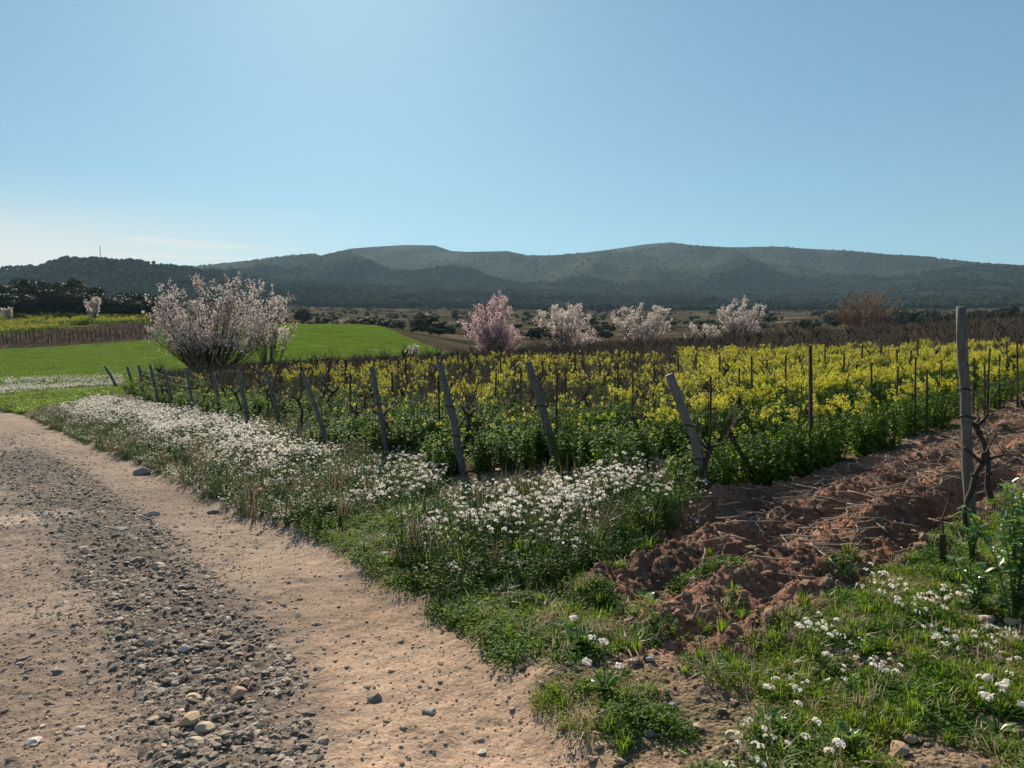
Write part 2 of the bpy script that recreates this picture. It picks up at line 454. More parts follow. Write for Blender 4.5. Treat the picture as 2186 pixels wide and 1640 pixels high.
def stony(name, cols, scale=18, bump=0.004):
    m, n, l, out = mk(name)
    oi = n.new('ShaderNodeObjectInfo'); cr_ = n.new('ShaderNodeValToRGB')
    e = cr_.color_ramp.elements
    while len(e) < len(cols): e.new(0.5)
    for i, c in enumerate(cols): e[i].position = i / (len(cols) - 1) * 0.98; e[i].color = (*c, 1)
    l.new(oi.outputs['Random'], cr_.inputs[0])
    t = n.new('ShaderNodeTexCoord'); no = n.new('ShaderNodeTexNoise'); no.inputs['Scale'].default_value = scale; no.inputs['Detail'].default_value = 5
    l.new(t.outputs['Object'], no.inputs['Vector'])
    mr = n.new('ShaderNodeMapRange'); mr.inputs['From Min'].default_value = 0.3; mr.inputs['From Max'].default_value = 0.7; mr.inputs['To Min'].default_value = 0.7; mr.inputs['To Max'].default_value = 1.3
    l.new(no.outputs['Fac'], mr.inputs[0])
    mx = n.new('ShaderNodeVectorMath'); mx.operation = 'SCALE'; l.new(cr_.outputs[0], mx.inputs[0]); l.new(mr.outputs[0], mx.inputs['Scale'])
    pb = n.new('ShaderNodeBsdfPrincipled'); l.new(mx.outputs[0], pb.inputs['Base Color']); pb.inputs['Roughness'].default_value = 0.85; pb.inputs['Specular IOR Level'].default_value = 0.3
    bp = n.new('ShaderNodeBump'); bp.inputs['Strength'].default_value = 0.6; bp.inputs['Distance'].default_value = bump
    l.new(no.outputs['Fac'], bp.inputs['Height']); l.new(bp.outputs[0], pb.inputs['Normal'])
    l.new(pb.outputs[0], out.inputs[0]); return m

M = {}
M['track'] = ground_mat('packed_earth', [0.7, 6, 45], [0.16, 0.2, 0.25], [('n', 7, 0.03), ('n', 45, 0.010), ('n', 150, 0.005)])
M['soil'] = ground_mat('red_tilled_earth', [1.5, 14], [0.2, 0.3], [('n', 14, 0.05), ('n', 70, 0.015)])
M['verge'] = ground_mat('weedy_earth', [1.2, 12, 60], [0.2, 0.25, 0.25], [('n', 16, 0.04), ('v', 45, 0.012)])
M['vineyard'] = ground_mat('vineyard_earth', [0.8, 9], [0.25, 0.3], [('n', 12, 0.05)])
M['field'] = ground_mat('young_grass_ground', [0.05, 0.6, 5], [0.10, 0.12, 0.15], [('n', 3, 0.1)])
M['far'] = ground_mat('distant_vineyard_ground', [0.1, 1.0], [0.25, 0.3], [('n', 1.0, 0.4)])
M['valley'] = ground_mat('valley_scrub_ground', [0.02, 0.12], [0.3, 0.35], [('n', 0.3, 1.5)], tint=(0.035, (0.035, 0.042, 0.022), 0.5, 0.62))
M['hills'] = ground_mat('hill_scrub_ground', [0.004, 0.03], [0.25, 0.45], [('n', 0.02, 5), ('n', 0.09, 2)], tint=(0.012, (0.085, 0.085, 0.07), 0.62, 0.8))

M['blossom'] = leafy('pale_blossom', (0.50, 0.40, 0.37), (0.76, 0.68, 0.64), 0.45, 0.7, 0.1)
M['blossom_pink'] = leafy('pink_blossom', (0.62, 0.42, 0.43), (0.86, 0.70, 0.69), 0.5, 0.7, 0.1)
M['blossom_white'] = leafy('white_blossom', (0.62, 0.52, 0.47), (0.80, 0.72, 0.66), 0.45, 0.7, 0.1)
M['bark'] = woody('dark_bark', (0.035, 0.027, 0.022), (0.10, 0.08, 0.065), 12, 3)
M['barkbrown'] = woody('brown_twig_bark', (0.22, 0.15, 0.10), (0.36, 0.26, 0.18), 12, 3)
M['post'] = woody('weathered_grey_post', (0.062, 0.058, 0.053), (0.20, 0.188, 0.172), 6, 14, 1.0)
M['postend'] = woody('sawn_pale_wood', (0.35, 0.31, 0.25), (0.5, 0.45, 0.38), 10, 3, 0.3)
M['rust'] = woody('dark_rusted_steel', (0.02, 0.014, 0.012), (0.07, 0.04, 0.03), 20, 2, 0.3, 0.7)
M['wire'] = woody('galvanised_wire', (0.16, 0.16, 0.16), (0.35, 0.35, 0.34), 20, 1, 0.0, 0.45)
M['vinewood'] = woody('shaggy_vine_bark', (0.025, 0.016, 0.012), (0.085, 0.058, 0.042), 14, 5, 0.8)
M['vcane'] = woody('vine_shoot', (0.07, 0.045, 0.03), (0.18, 0.12, 0.085), 10, 2, 0.2)
M['cane'] = woody('dry_vine_cane', (0.26, 0.18, 0.12), (0.54, 0.41, 0.30), 10, 2, 0.2)
M['stem'] = leafy('green_stem', (0.07, 0.12, 0.03), (0.13, 0.18, 0.05), 0.2)
M['stemdry'] = leafy('dry_stem', (0.20, 0.15, 0.09), (0.34, 0.27, 0.17), 0.2)
M['wflower'] = leafy('white_petal', (0.84, 0.77, 0.70), (0.95, 0.91, 0.84), 0.55, 0.6, 0.15)
M['wleaf'] = leafy('rocket_leaf', (0.06, 0.13, 0.018), (0.15, 0.25, 0.04), 0.48, 0.6, 0.12, (1.3, 1.4, 0.5))
M['yflower'] = leafy('yellow_petal', (0.58, 0.52, 0.035), (0.76, 0.73, 0.11), 0.45, 0.6, 0.15)
M['mleaf'] = leafy('mustard_leaf', (0.05, 0.115, 0.012), (0.17, 0.26, 0.03), 0.5, 0.6, 0.15, (1.3, 1.5, 0.5))
M['grass'] = leafy('grass_blade', (0.08, 0.15, 0.016), (0.22, 0.30, 0.05), 0.48, 0.5, 0.3, (1.25, 1.3, 0.5))
M['fgrass'] = leafy('field_grass_blade', (0.06, 0.115, 0.02), (0.16, 0.24, 0.045), 0.45, 0.5, 0.2, (1.2, 1.2, 0.5))
M['weed'] = leafy('weed_leaf', (0.04, 0.11, 0.012), (0.14, 0.25, 0.03), 0.46, 0.6, 0.12, (1.3, 1.4, 0.5))
M['weedlime'] = leafy('lime_weed_leaf', (0.16, 0.23, 0.02), (0.32, 0.37, 0.06), 0.48, 0.6, 0.12, (1.2, 1.3, 0.5))
M['straw'] = leafy('dry_straw', (0.28, 0.22, 0.13), (0.46, 0.38, 0.24), 0.3)
M['broad'] = leafy('broad_glossy_leaf', (0.07, 0.15, 0.05), (0.15, 0.25, 0.09), 0.4, 0.3, 0.5, (1.3, 1.4, 0.5))
M['oak'] = leafy('evergreen_oak_leaf', (0.018, 0.028, 0.012), (0.045, 0.06, 0.025), 0.15, 0.6, 0.2)
M['olive'] = leafy('olive_scrub_leaf', (0.07, 0.075, 0.03), (0.13, 0.13, 0.06), 0.2, 0.6, 0.2)
M['pine'] = leafy('pine_wood_crown', (0.024, 0.038, 0.018), (0.065, 0.080, 0.040), 0.1, 0.9, 0.0, None, False)
M['brown'] = woody('brown_twigs', (0.12, 0.085, 0.055), (0.25, 0.18, 0.12), 3, 1, 0)
M['stone'] = stony('limestone', [(0.16, 0.135, 0.12), (0.30, 0.26, 0.22), (0.2, 0.17, 0.15), (0.42, 0.36, 0.29), (0.26, 0.21, 0.17)])
M['stonetan'] = stony('ochre_stone', [(0.42, 0.30, 0.17), (0.50, 0.38, 0.24), (0.46, 0.36, 0.27)])
M['stonepink'] = stony('pinkish_stone', [(0.40, 0.24, 0.17), (0.46, 0.30, 0.22)])
M['stonewhite'] = stony('pale_stone', [(0.55, 0.50, 0.43), (0.62, 0.58, 0.52)])
M['pebble'] = stony('grey_gravel', [(0.10, 0.076, 0.060), (0.30, 0.23, 0.18), (0.15, 0.115, 0.09), (0.52, 0.42, 0.32), (0.21, 0.155, 0.12)])
M['tangrit'] = stony('tan_grit', [(0.40, 0.29, 0.20), (0.24, 0.18, 0.14), (0.50, 0.38, 0.28), (0.34, 0.25, 0.18)])
M['clod'] = stony('red_clod', [(0.14, 0.08, 0.055), (0.33, 0.21, 0.15), (0.21, 0.12, 0.08), (0.26, 0.17, 0.12)], 14, 0.01)
M['mast'] = woody('painted_mast_steel', (0.10, 0.08, 0.08), (0.28, 0.12, 0.10), 0.5, 1, 0)

# ------------------------------------------------------------------ ground sheets from one height field
cols = np.concatenate([np.linspace(-3.0, -0.82, 60)[:-1], np.linspace(-0.82, 0.82, 560), np.linspace(0.82, 3.0, 60)[1:]])
rows = [0.9]
while rows[-1] < 14: rows.append(rows[-1] * 1.0052)
while rows[-1] < 60: rows.append(rows[-1] * 1.011)
while rows[-1] < 260: rows.append(rows[-1] * 1.014)
while rows[-1] < 6400: rows.append(rows[-1] * 1.017)
rows = np.array(rows)
NC, NRW = len(cols), len(rows)
GX = rows[:, None] * cols[None, :]; GY = np.broadcast_to(rows[:, None], GX.shape)
GZ = H(GX, GY)
PXg = 1093 + 1580 * GX / GY
def zone_weights(x, y):
    px = 1093 + 1580 * x / np.maximum(y, .5)
    w = {}
    jit = 0.10 * fbm(x / 0.35, y / 0.35, 3, 70)
    w['track'] = 1 - sst(-0.12, 0.12, sdpoly(x, y, TRACK) + jit)
    w['gravel'] = 1 - sst(-0.25, 0.25, sdpoly(x, y, GRAVEL) + 2 * jit)
    w['soil'] = 1 - sst(-0.12, 0.12, sdpoly(x, y, SOIL) + jit)
    w['vine'] = 1 - sst(-0.3, 0.3, sdpoly(x, y, VINEY) + 2 * jit)
    fr = np.interp(y, [44, 60, 80, 100, 150, 200], [1050, 1045, 1010, 985, 870, 800])
    lo_ = np.interp(px, [0, 325], [140, 162])
    w['field'] = sst(44, 47, y) * (px < fr) * np.where(px < 325, y < lo_, y < 205) * (1 - w['vine'])
    w['farvine'] = (px < 328) * (y >= lo_) * (y < 262)
    return w
W = zone_weights(GX, GY)
def C(*c): return np.array(c, float)
COL = np.zeros(GX.shape + (3,)); 
nv = fbm(GX / 2.5, GY / 2.5, 3, 80)[..., None]
green = 0.5 + 0.5 * np.clip(fbm(GX / 0.5, GY / 0.5, 3, 81) * 2.2, -1, 1)[..., None]
COL[:] = C(.25, .165, .115) * (1 - 0.55 * green) + C(.06, .09, .025) * 0.55 * green           # verge
lerp = lambda a, b, t: a * (1 - t) + b * t
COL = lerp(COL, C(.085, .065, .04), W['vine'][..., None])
COL = lerp(COL, C(.27, .14, .088) * (1 + .5 * fbm(GX / .9, GY / .9, 3, 84))[..., None], W['soil'][..., None])
tan = lerp(C(.28, .21, .16), C(.50, .335, .228), sst(-3, 1.5, GX)[..., None]) * (1 + 0.25 * nv)
COL = lerp(COL, tan, W['track'][..., None])
COL = lerp(COL, C(.24, .19, .155), (W['gravel'] * W['track'] * 0.6)[..., None])
core = (1 - sst(-.2, .3, sdpoly(GX, GY, GRAVEL_CORE) + .12 * fbm(GX / .4, GY / .4, 3, 71)))[..., None] * W['track'][..., None]
COL = lerp(COL, C(.13, .105, .085), .8 * core)
hp = gp(35, 1110); wp = np.exp(-(((GX - hp[0] + .3) / .9) ** 2 + ((GY - hp[1]) / .38) ** 2) ** 2)[..., None] * W['track'][..., None]
COL = lerp(COL, C(.50, .42, .35), 0.8 * wp)
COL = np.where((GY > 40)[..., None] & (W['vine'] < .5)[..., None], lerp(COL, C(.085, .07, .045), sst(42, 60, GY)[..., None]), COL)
COL = lerp(COL, C(.075, .125, .028) * (1 + .5 * fbm(GX / 11, GY / 5, 4, 82) + .2 * np.sin((GX * .9 + GY * .5) * 1.6))[..., None], W['field'][..., None])
# yellow / dark strips of the far left vineyard
st = 0.5 + 0.5 * np.sin((GX * 0.35 + GY) * 1.25)
yb_ = GY - np.interp(PXg, [0, 320], [196, 238])
fy = lerp(C(.07, .07, .025), C(.16, .15, .04), st[..., None])
fy = lerp(lerp(C(.05, .036, .028), C(.11, .08, .055), (0.5 + 0.5 * np.sin((GX * 0.9 - GY * .25) * 1.1))[..., None]), fy, sst(-3, 3, yb_)[..., None])
COL = lerp(COL, fy, W['farvine'][..., None])
val = sst(205, 225, GY) * (W['farvine'] < .5)
band = np.clip(fbm(GX / 90, GY / 16 + GX / 400, 3, 90) * 1.8, -1, 1)[..., None]
ter = (fbm(GX / 120 + 7, GY / 9, 2, 91) > .35)[..., None] * .5
vc = np.where(band > 0, lerp(C(.10, .075, .052), C(.17, .125, .088), band), lerp(C(.10, .075, .052), C(.04, .040, .024), -band)) * (1 - ter)
COL = lerp(COL, vc, val[..., None])
hn = np.clip(fbm(GX / 260, GY / 340, 4, 95) * 1.5, -1, 1)[..., None]
hc = lerp(C(.020, .030, .014), C(.062, .066, .040), 0.5 + 0.5 * hn)
hc = lerp(hc, C(.02, .028, .016), (1 - sst(2300, 3000, GY))[..., None])
COL = lerp(COL, hc, sst(1000, 1250, GY)[..., None])
COL = np.clip(COL, 0.004, 1)
# zone per face
def fc(a): return 0.25 * (a[:-1, :-1] + a[1:, :-1] + a[:-1, 1:] + a[1:, 1:])
fy_ = fc(GY.copy()); zone = np.full(fy_.shape, 'verge_ground', dtype=object)
zone[fc(W['vine']) > .5] = 'vineyard_ground'
zone[fc(W['soil']) > .5] = 'tilled_soil'
zone[fc(W['track']) > .5] = 'dirt_track'
zone[(fy_ > 46) & (zone == 'verge_ground')] = 'valley_ground'
zone[fc(W['field'].astype(float)) > .5] = 'grass_field'
zone[fc(W['farvine'].astype(float)) > .5] = 'vineyard_field'
zone[fy_ > 1150] = 'hills'
MZ = {'verge_ground': 'verge', 'vineyard_ground': 'vineyard', 'tilled_soil': 'soil', 'dirt_track': 'track', 'valley_ground': 'valley', 'grass_field': 'field', 'vineyard_field': 'far', 'hills': 'hills'}
LB = {'verge_ground': 'brown weedy earth between the track and the vineyard', 'vineyard_ground': 'dark earth under the vines and mustard',
      'tilled_soil': 'freshly ploughed reddish soil strewn with prunings', 'dirt_track': 'pale packed dirt track with a band of grey gravel',
      'valley_ground': 'dull brown terraced valley beyond the vineyard', 'grass_field': 'smooth bright green field behind the blossom tree',
      'vineyard_field': 'far vineyard slope in yellow and dark strips', 'hills': 'long hazy scrub covered mountain range and wooded foothills'}
idx = np.arange(NC * NRW).reshape(NRW, NC)
Q = np.stack([idx[:-1, :-1], idx[:-1, 1:], idx[1:, 1:], idx[1:, :-1]], -1)
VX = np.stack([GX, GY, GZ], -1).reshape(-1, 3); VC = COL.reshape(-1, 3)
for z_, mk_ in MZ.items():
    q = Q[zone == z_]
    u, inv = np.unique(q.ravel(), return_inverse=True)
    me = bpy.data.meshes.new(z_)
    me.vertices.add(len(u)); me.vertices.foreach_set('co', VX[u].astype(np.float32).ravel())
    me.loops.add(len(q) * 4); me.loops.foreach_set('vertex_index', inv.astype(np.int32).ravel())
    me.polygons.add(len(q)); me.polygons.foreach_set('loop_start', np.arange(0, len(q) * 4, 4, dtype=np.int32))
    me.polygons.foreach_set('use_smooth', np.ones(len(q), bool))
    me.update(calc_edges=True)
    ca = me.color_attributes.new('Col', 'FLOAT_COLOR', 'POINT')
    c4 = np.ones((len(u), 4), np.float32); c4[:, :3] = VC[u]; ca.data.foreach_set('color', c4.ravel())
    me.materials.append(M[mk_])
    o = link(bpy.data.objects.new(z_, me)); tag(o, LB[z_], kind='structure')
# ground behind the camera
mb = MB()
xs = [-40, -20, -8, -2.7, -1.3, 0, 1.3, 2.7, 8, 20, 40]; ysb = [0.9, 0.0, -4, -10, -20]
P_ = []
for j, yy in enumerate(ysb):
    for xx in xs:
        P_.append((xx, yy, AX * xx + AY * yy - (0.06 if j == 0 else 0.08)))
mb.add(P_, [(j * 11 + i, j * 11 + i + 1, (j + 1) * 11 + i + 1, (j + 1) * 11 + i) for j in range(4) for i in range(10)])
mb.f = [tuple(reversed(f)) for f in mb.f]
o = mb.obj('ground', [M['track']]); tag(o, 'bare earth around the photographer', kind='structure')
ca = o.data.color_attributes.new('Col', 'FLOAT_COLOR', 'POINT')
for c in ca.data: c.color = (.33, .23, .17, 1)

# ------------------------------------------------------------------ scatter (one object, geometry nodes)
def gn_scatter(name, label, pts, rot, scl, variants, kind='stuff', category=None):
    n = len(pts)
    me = bpy.data.meshes.new(name)
    me.vertices.add(n); me.vertices.foreach_set('co', np.asarray(pts, np.float32).ravel())
    a = me.attributes.new('rot', 'FLOAT_VECTOR', 'POINT'); a.data.foreach_set('vector', np.asarray(rot, np.float32).ravel())
    scl = np.asarray(scl, np.float32)
    if scl.ndim == 1: scl = np.repeat(scl[:, None], 3, 1)
    a = me.attributes.new('scl', 'FLOAT_VECTOR', 'POINT'); a.data.foreach_set('vector', scl.ravel())
    a = me.attributes.new('idx', 'INT', 'POINT'); a.data.foreach_set('value', NR.randint(0, len(variants), n).astype(np.int32))
    o = link(bpy.data.objects.new(name, me)); tag(o, label, category, kind=kind)
    col = bpy.data.collections.new(name + '_pieces')
    for v in variants: col.objects.link(v)
    ng = bpy.data.node_groups.new(name + '_nodes', 'GeometryNodeTree')
    ng.interface.new_socket('Geometry', in_out='INPUT', socket_type='NodeSocketGeometry')
    ng.interface.new_socket('Geometry', in_out='OUTPUT', socket_type='NodeSocketGeometry')
    N, L = ng.nodes, ng.links
    gi, go = N.new('NodeGroupInput'), N.new('NodeGroupOutput')
    ci = N.new('GeometryNodeCollectionInfo'); ci.inputs['Collection'].default_value = col
    ci.inputs['Separate Children'].default_value = True; ci.inputs['Reset Children'].default_value = True
    ip = N.new('GeometryNodeInstanceOnPoints'); ip.inputs['Pick Instance'].default_value = True
    def na(nm, t):
        x = N.new('GeometryNodeInputNamedAttribute'); x.data_type = t; x.inputs['Name'].default_value = nm
        return [s for s in x.outputs if s.enabled and s.name == 'Attribute'][0]
    e2r = N.new('FunctionNodeEulerToRotation')
    L.new(na('rot', 'FLOAT_VECTOR'), e2r.inputs[0])
    L.new(gi.outputs[0], ip.inputs['Points']); L.new(ci.outputs[0], ip.inputs['Instance'])
    L.new(na('idx', 'INT'), ip.inputs['Instance Index']); L.new(e2r.outputs[0], ip.inputs['Rotation'])
    L.new(na('scl', 'FLOAT_VECTOR'), ip.inputs['Scale']); L.new(ip.outputs[0], go.inputs[0])
    md = o.modifiers.new('scatter', 'NODES'); md.node_group = ng
    return o
def sample(n, y0, y1, u0, u1, power=1.0):
    """points with y-density ~ y^power (1 = even on the ground)"""
    r = NR.rand(n); p = power + 1
    if abs(p) < 1e-6: y = y0 * (y1 / y0) ** r
    else: y = (y0 ** p + r * (y1 ** p - y0 ** p)) ** (1 / p)
    u = u0 + NR.rand(n) * (u1 - u0)
    return u * y, y
def U(px): return (px - 1093) / 1580.0
def rots(n, tilt=0.15): 
    r = np.zeros((n, 3)); r[:, 2] = NR.rand(n) * 6.283; r[:, 0] = (NR.rand(n) - .5) * 2 * tilt; r[:, 1] = (NR.rand(n) - .5) * 2 * tilt
    return r
def scatter_at(name, label, x, y, smin, smax, variants, tilt=0.12, dz=0.0, sc=None, kind='stuff', cat=None):
    n = len(x); z = H(x, y) + dz
    s = smin + NR.rand(n) * (smax - smin)
    if sc is not None: s = s * sc
    return gn_scatter(name, label, np.stack([x, y, z], 1), rots(n, tilt), s, variants, kind, cat)

# ------------------------------------------------------------------ plant meshes
def plant_white(r, nst=8, h=0.4, heads=True, dense=10):
    mb = MB()
    for i in range(nst):
        a = r.uniform(0, 6.28); lean = r.uniform(0.05, 0.5)
        d = Vector((math.cos(a) * lean, math.sin(a) * lean, 1)).normalized()
        L = h * r.uniform(0.65, 1.05); p0 = Vector((math.cos(a) * 0.03, math.sin(a) * 0.03, -0.02))
        p1 = p0 + d * L * .5 + Vector((math.cos(a), math.sin(a), 0)) * .02; p2 = p1 + (d + Vector((0, 0, .3))).normalized() * L * .5
        mb.tube([p0, p1, p2], [.003, .0025, .0015], 3, 0, False)
        for k in range(7):
            t = r.uniform(0.05, 0.85); q = p0.lerp(p1, t * 2) if t < .5 else p1.lerp(p2, t * 2 - 1)
            b = r.uniform(0, 6.28); dd = Vector((math.cos(b), math.sin(b), r.uniform(0, .8)))
            mb.leaf(q, dd, Vector((0, 0, 1)), r.uniform(.04, .09) * (1.2 - t), r.uniform(.012, .025), 1, r.uniform(0, .4))
        if heads:
            R_ = r.uniform(.018, .032)
            for k in range(dense):
                w = rv(r); w.z = abs(w.z) * .8 + .15
                c = p2 + Vector((w.x * R_, w.y * R_, w.z * R_ * .7))
                n_ = w.normalized(); t1 = n_.cross(Vector((0.3, 1, .2))).normalized(); t2 = n_.cross(t1); f = r.uniform(.008, .012)
                mb.quad(c + t1 * f * .0, t1 * f, t2 * f * .35, 2); mb.quad(c + n_ * .0008, t1 * f * .35, t2 * f, 2)
    return mb
def plant_mustard(r, h=0.8, yellow=1.0, leaves=1.0, nst=5):
    mb = MB()
    for i in range(nst):
        a = r.uniform(0, 6.28); lean = r.uniform(0.03, 0.35)
        d = Vector((math.cos(a) * lean, math.sin(a) * lean, 1)).normalized()
        L = h * r.uniform(0.85, 1.04); p0 = Vector((math.cos(a) * 0.05, math.sin(a) * 0.05, -0.02))
        p1 = p0 + d * L * .5; p2 = p1 + (d + Vector((r.uniform(-.2, .2), r.uniform(-.2, .2), .3))).normalized() * L * .5
        mb.tube([p0, p1, p2], [.006, .005, .002], 3, 0, False)
        for k in range(int(12 * leaves)):
            t = r.uniform(0.05, 0.9) ** .9; q = p0.lerp(p1, t * 2) if t < .5 else p1.lerp(p2, t * 2 - 1)
            b = r.uniform(0, 6.28); dd = Vector((math.cos(b), math.sin(b), r.uniform(-.2, .7)))
            mb.leaf(q, dd, Vector((0, 0, 1)) + rv(r) * .3, r.uniform(.08, .17) * (1.25 - t), r.uniform(.04, .075) * (1.2 - .6 * t), 1, r.uniform(.1, .5))
        nb = 4 if yellow > .3 else 1
        for j in range(nb):
            if r.random() > yellow * 1.2: continue
            tipd = (Vector((r.uniform(-.6, .6), r.uniform(-.6, .6), 1))).normalized(); q = p1.lerp(p2, r.uniform(.72, .95)) if j else p2
            e = q + tipd * r.uniform(.04, .12)
            mb.tube([q, e], [.002, .0015], 3, 0, False)
            for k in range(int(9)):
                w = rv(r); c = e + Vector((w.x * .03, w.y * .03, w.z * .035))
                n_ = (w + Vector((0, 0, .3))).normalized(); t1 = n_.cross(Vector((0.3, 1, .2))).normalized(); t2 = n_.cross(t1); f = r.uniform(.009, .014)
                mb.quad(c, t1 * f, t2 * f * .4, 2); mb.quad(c + n_ * .001, t1 * f * .4, t2 * f, 2)
    return mb
def tuft(r, n=28, h=0.16, w=0.006, spread=0.06, lean=.6, m=0):
    mb = MB()
    for i in range(n):
        a = r.uniform(0, 6.28); p = Vector((math.cos(a), math.sin(a), 0)) * r.uniform(0, spread)
        b = a + r.uniform(-.8, .8); l = r.uniform(.05, lean); L = h * r.uniform(.5, 1.1)
        o_ = Vector((math.cos(b), math.sin(b), 0)); s_ = Vector((-math.sin(b), math.cos(b), 0)) * w * r.uniform(.6, 1.2)
        q = p + Vector((0, 0, L * .6)) + o_ * l * L * .4; e = q + Vector((0, 0, L * .35 * (1 - l * .8))) + o_ * l * L * .75
        mb.add([tuple(p - s_ - Vector((0, 0, .01))), tuple(p + s_ - Vector((0, 0, .01))), tuple(q + s_ * .8), tuple(q - s_ * .8), tuple(e)], [(0, 1, 2, 3), (3, 2, 4)], m)
    return mb
def clump(r, n=90, rad_=0.14, h=0.08, L=0.03, W_=0.018, m=0):
    mb = MB()
    for i in range(n):
        a = r.uniform(0, 6.28); q = math.sqrt(r.random()) * rad_
        z = h * (1 - (q / rad_) ** 2) * r.uniform(.2, 1.05)
        p = Vector((math.cos(a) * q, math.sin(a) * q, z)); b = r.uniform(0, 6.28)
        mb.leaf(p, Vector((math.cos(b), math.sin(b), r.uniform(-.1, .9))), Vector((0, 0, 1)) + rv(r) * .4, L * r.uniform(.6, 1.4), W_ * r.uniform(.7, 1.3), m, .2)
        if i % 4 == 0: mb.tube([Vector((p.x * .6, p.y * .6, -.01)), p], [.0015, .001], 3, m, False)
    return mb
def twiggy(r, n=40, h=0.5, w=0.35, rr=.004, m=0):      # tangle of thin bare shoots
    mb = MB()
    for i in range(n):
        a = r.uniform(0, 6.28); l = r.uniform(0, 1) * w
        p = Vector((math.cos(a), math.sin(a), 0)) * r.uniform(0, w * .3); L = h * r.uniform(.5, 1.1)
        q = p + Vector((math.cos(a) * l * .5, math.sin(a) * l * .5, L * .55)) + rv(r) * .04; e = q + Vector((math.cos(a) * l * .6, math.sin(a) * l * .6, L * .4)) + rv(r) * .08
        mb.tube([p, q, e], [rr, rr * .8, rr * .4], 3, m, False)
    return mb
def vobj(mb, name, mats, smooth=False): return mb.obj(name, mats, lk=False, smooth=smooth)
r_ = random.Random(21)
PW = [vobj(plant_white(r_, r_.randint(4, 9), r_.uniform(.34, .52), True, r_.randint(7, 11)), 'white_flower_plant', [M['stem'], M['wleaf'], M['wflower']]) for _ in range(9)]
PWL = [vobj(plant_white(r_, 5, .26, True, 9), 'low_white_flower', [M['stem'], M['wleaf'], M['wflower']]) for _ in range(4)]
PG = [vobj(plant_white(r_, 10, .34, False), 'green_herb', [M['stem'], M['wleaf'], M['wflower']]) for _ in range(4)]
mm = [M['stem'], M['mleaf'], M['yflower']]
MUg = [vobj(plant_mustard(r_, .72, .12, 1.5, 6), 'green_mustard', mm) for _ in range(5)]
MUm = [vobj(plant_mustard(r_, .80, .55, 1.3), 'half_bloom_mustard', mm) for _ in range(5)]
MUy = [vobj(plant_mustard(r_, .85, .85, 1.0, 6), 'full_bloom_mustard', mm) for _ in range(5)]
MUs = [vobj(plant_mustard(r_, .72, .36, .22, 4), 'sparse_mustard', [M['stemdry'], M['mleaf'], M['yflower']]) for _ in range(5)]
TG_ = [vobj(tuft(r_), 'grass_tuft', [M['grass']]) for _ in range(5)]
TS = [vobj(tuft(r_, 16, .13, .003, .08, 1.2), 'straw_tuft', [M['straw']]) for _ in range(4)]
CL = [vobj(clump(r_), 'weed_clump', [M['weed']]) for _ in range(4)]
CLm = [vobj(clump(r_, 110, .16, .05, .018, .010), 'lime_weed_clump', [M['weedlime']]) for _ in range(4)]
TF = [vobj(tuft(r_, 26, .16, .010, .5, .6), 'field_grass_tuft', [M['fgrass']]) for _ in range(5)]
TW = [vobj(twiggy(r_, 26, .55, .4, .004), 'bare_shoots', [M['brown']]) for _ in range(4)]

# ------------------------------------------------------------------ near vegetation masses
def in_poly(x, y, P, m=0.0): return sdpoly(x, y, P) < m
# white rocket banks
x, y = sample(60000, 5, 42, U(-60), U(920), 1); k = in_poly(x, y, FLOW_A, .1) & (NR.rand(len(x)) < np.clip(1.15 - y / 60, .3, 1)); k &= (NR.rand(len(x)) < .45 + 1.5 * fbm(x / .9, y / .7, 3, 62)); x, y = x[k][:2700], y[k][:2700]
scatter_at('white_flowers', 'dense bank of white rocket flowers along the bend of the track', x, y, .65, 1.1, PW, .15, sc=.45 + .55 * sst(0, 1.3, -sdpoly(x, y, FLOW_A)))
x, y = sample(9000, 4, 12, U(820), U(1540), 1); k = in_poly(x, y, FLOW_B, .08); k &= (NR.rand(len(x)) < .5 + 1.4 * fbm(x / .6, y / .6, 3, 63)); x, y = x[k][:330], y[k][:330]
scatter_at('pink_white_flowers', 'patch of pinkish white rocket flowers in front of the leaning posts', x, y, .65, 1.05, PW, .15, sc=.5 + .5 * sst(0, .8, -sdpoly(x, y, FLOW_B)))
x, y = sample(4200, 28, 60, U(-300), U(262), 1); px = 1093 + 1580 * x / y; pyy = 726 - .057 * (px - 1093) + 2528 / y; k = (pyy < np.interp(px, [0, 250], [866, 834])) & (NR.rand(len(x)) < .6 + .9 * fbm(x / 3, y / 1.5, 3, 64)) ; x, y = x[k], y[k]
scatter_at('far_white_flowers', 'band of white flowers at the edge of the green field', x, y, .8, 1.3, PW + PG[:3], .15)
x, y = sample(40000, 5, 42, U(-60), U(1540), 1); k = (in_poly(x, y, FLOW_A, .05) | in_poly(x, y, FLOW_B, 0)); x, y = x[k][:4800], y[k][:4800]
scatter_at('flower_bank_herbs', 'green and dry stems between the white flowers', x, y, .4, 1.15, PG * 1 + [vobj(tuft(r_, 22, .40, .004, .1, .6), 'dry_stems', [M['stemdry']])], .2)
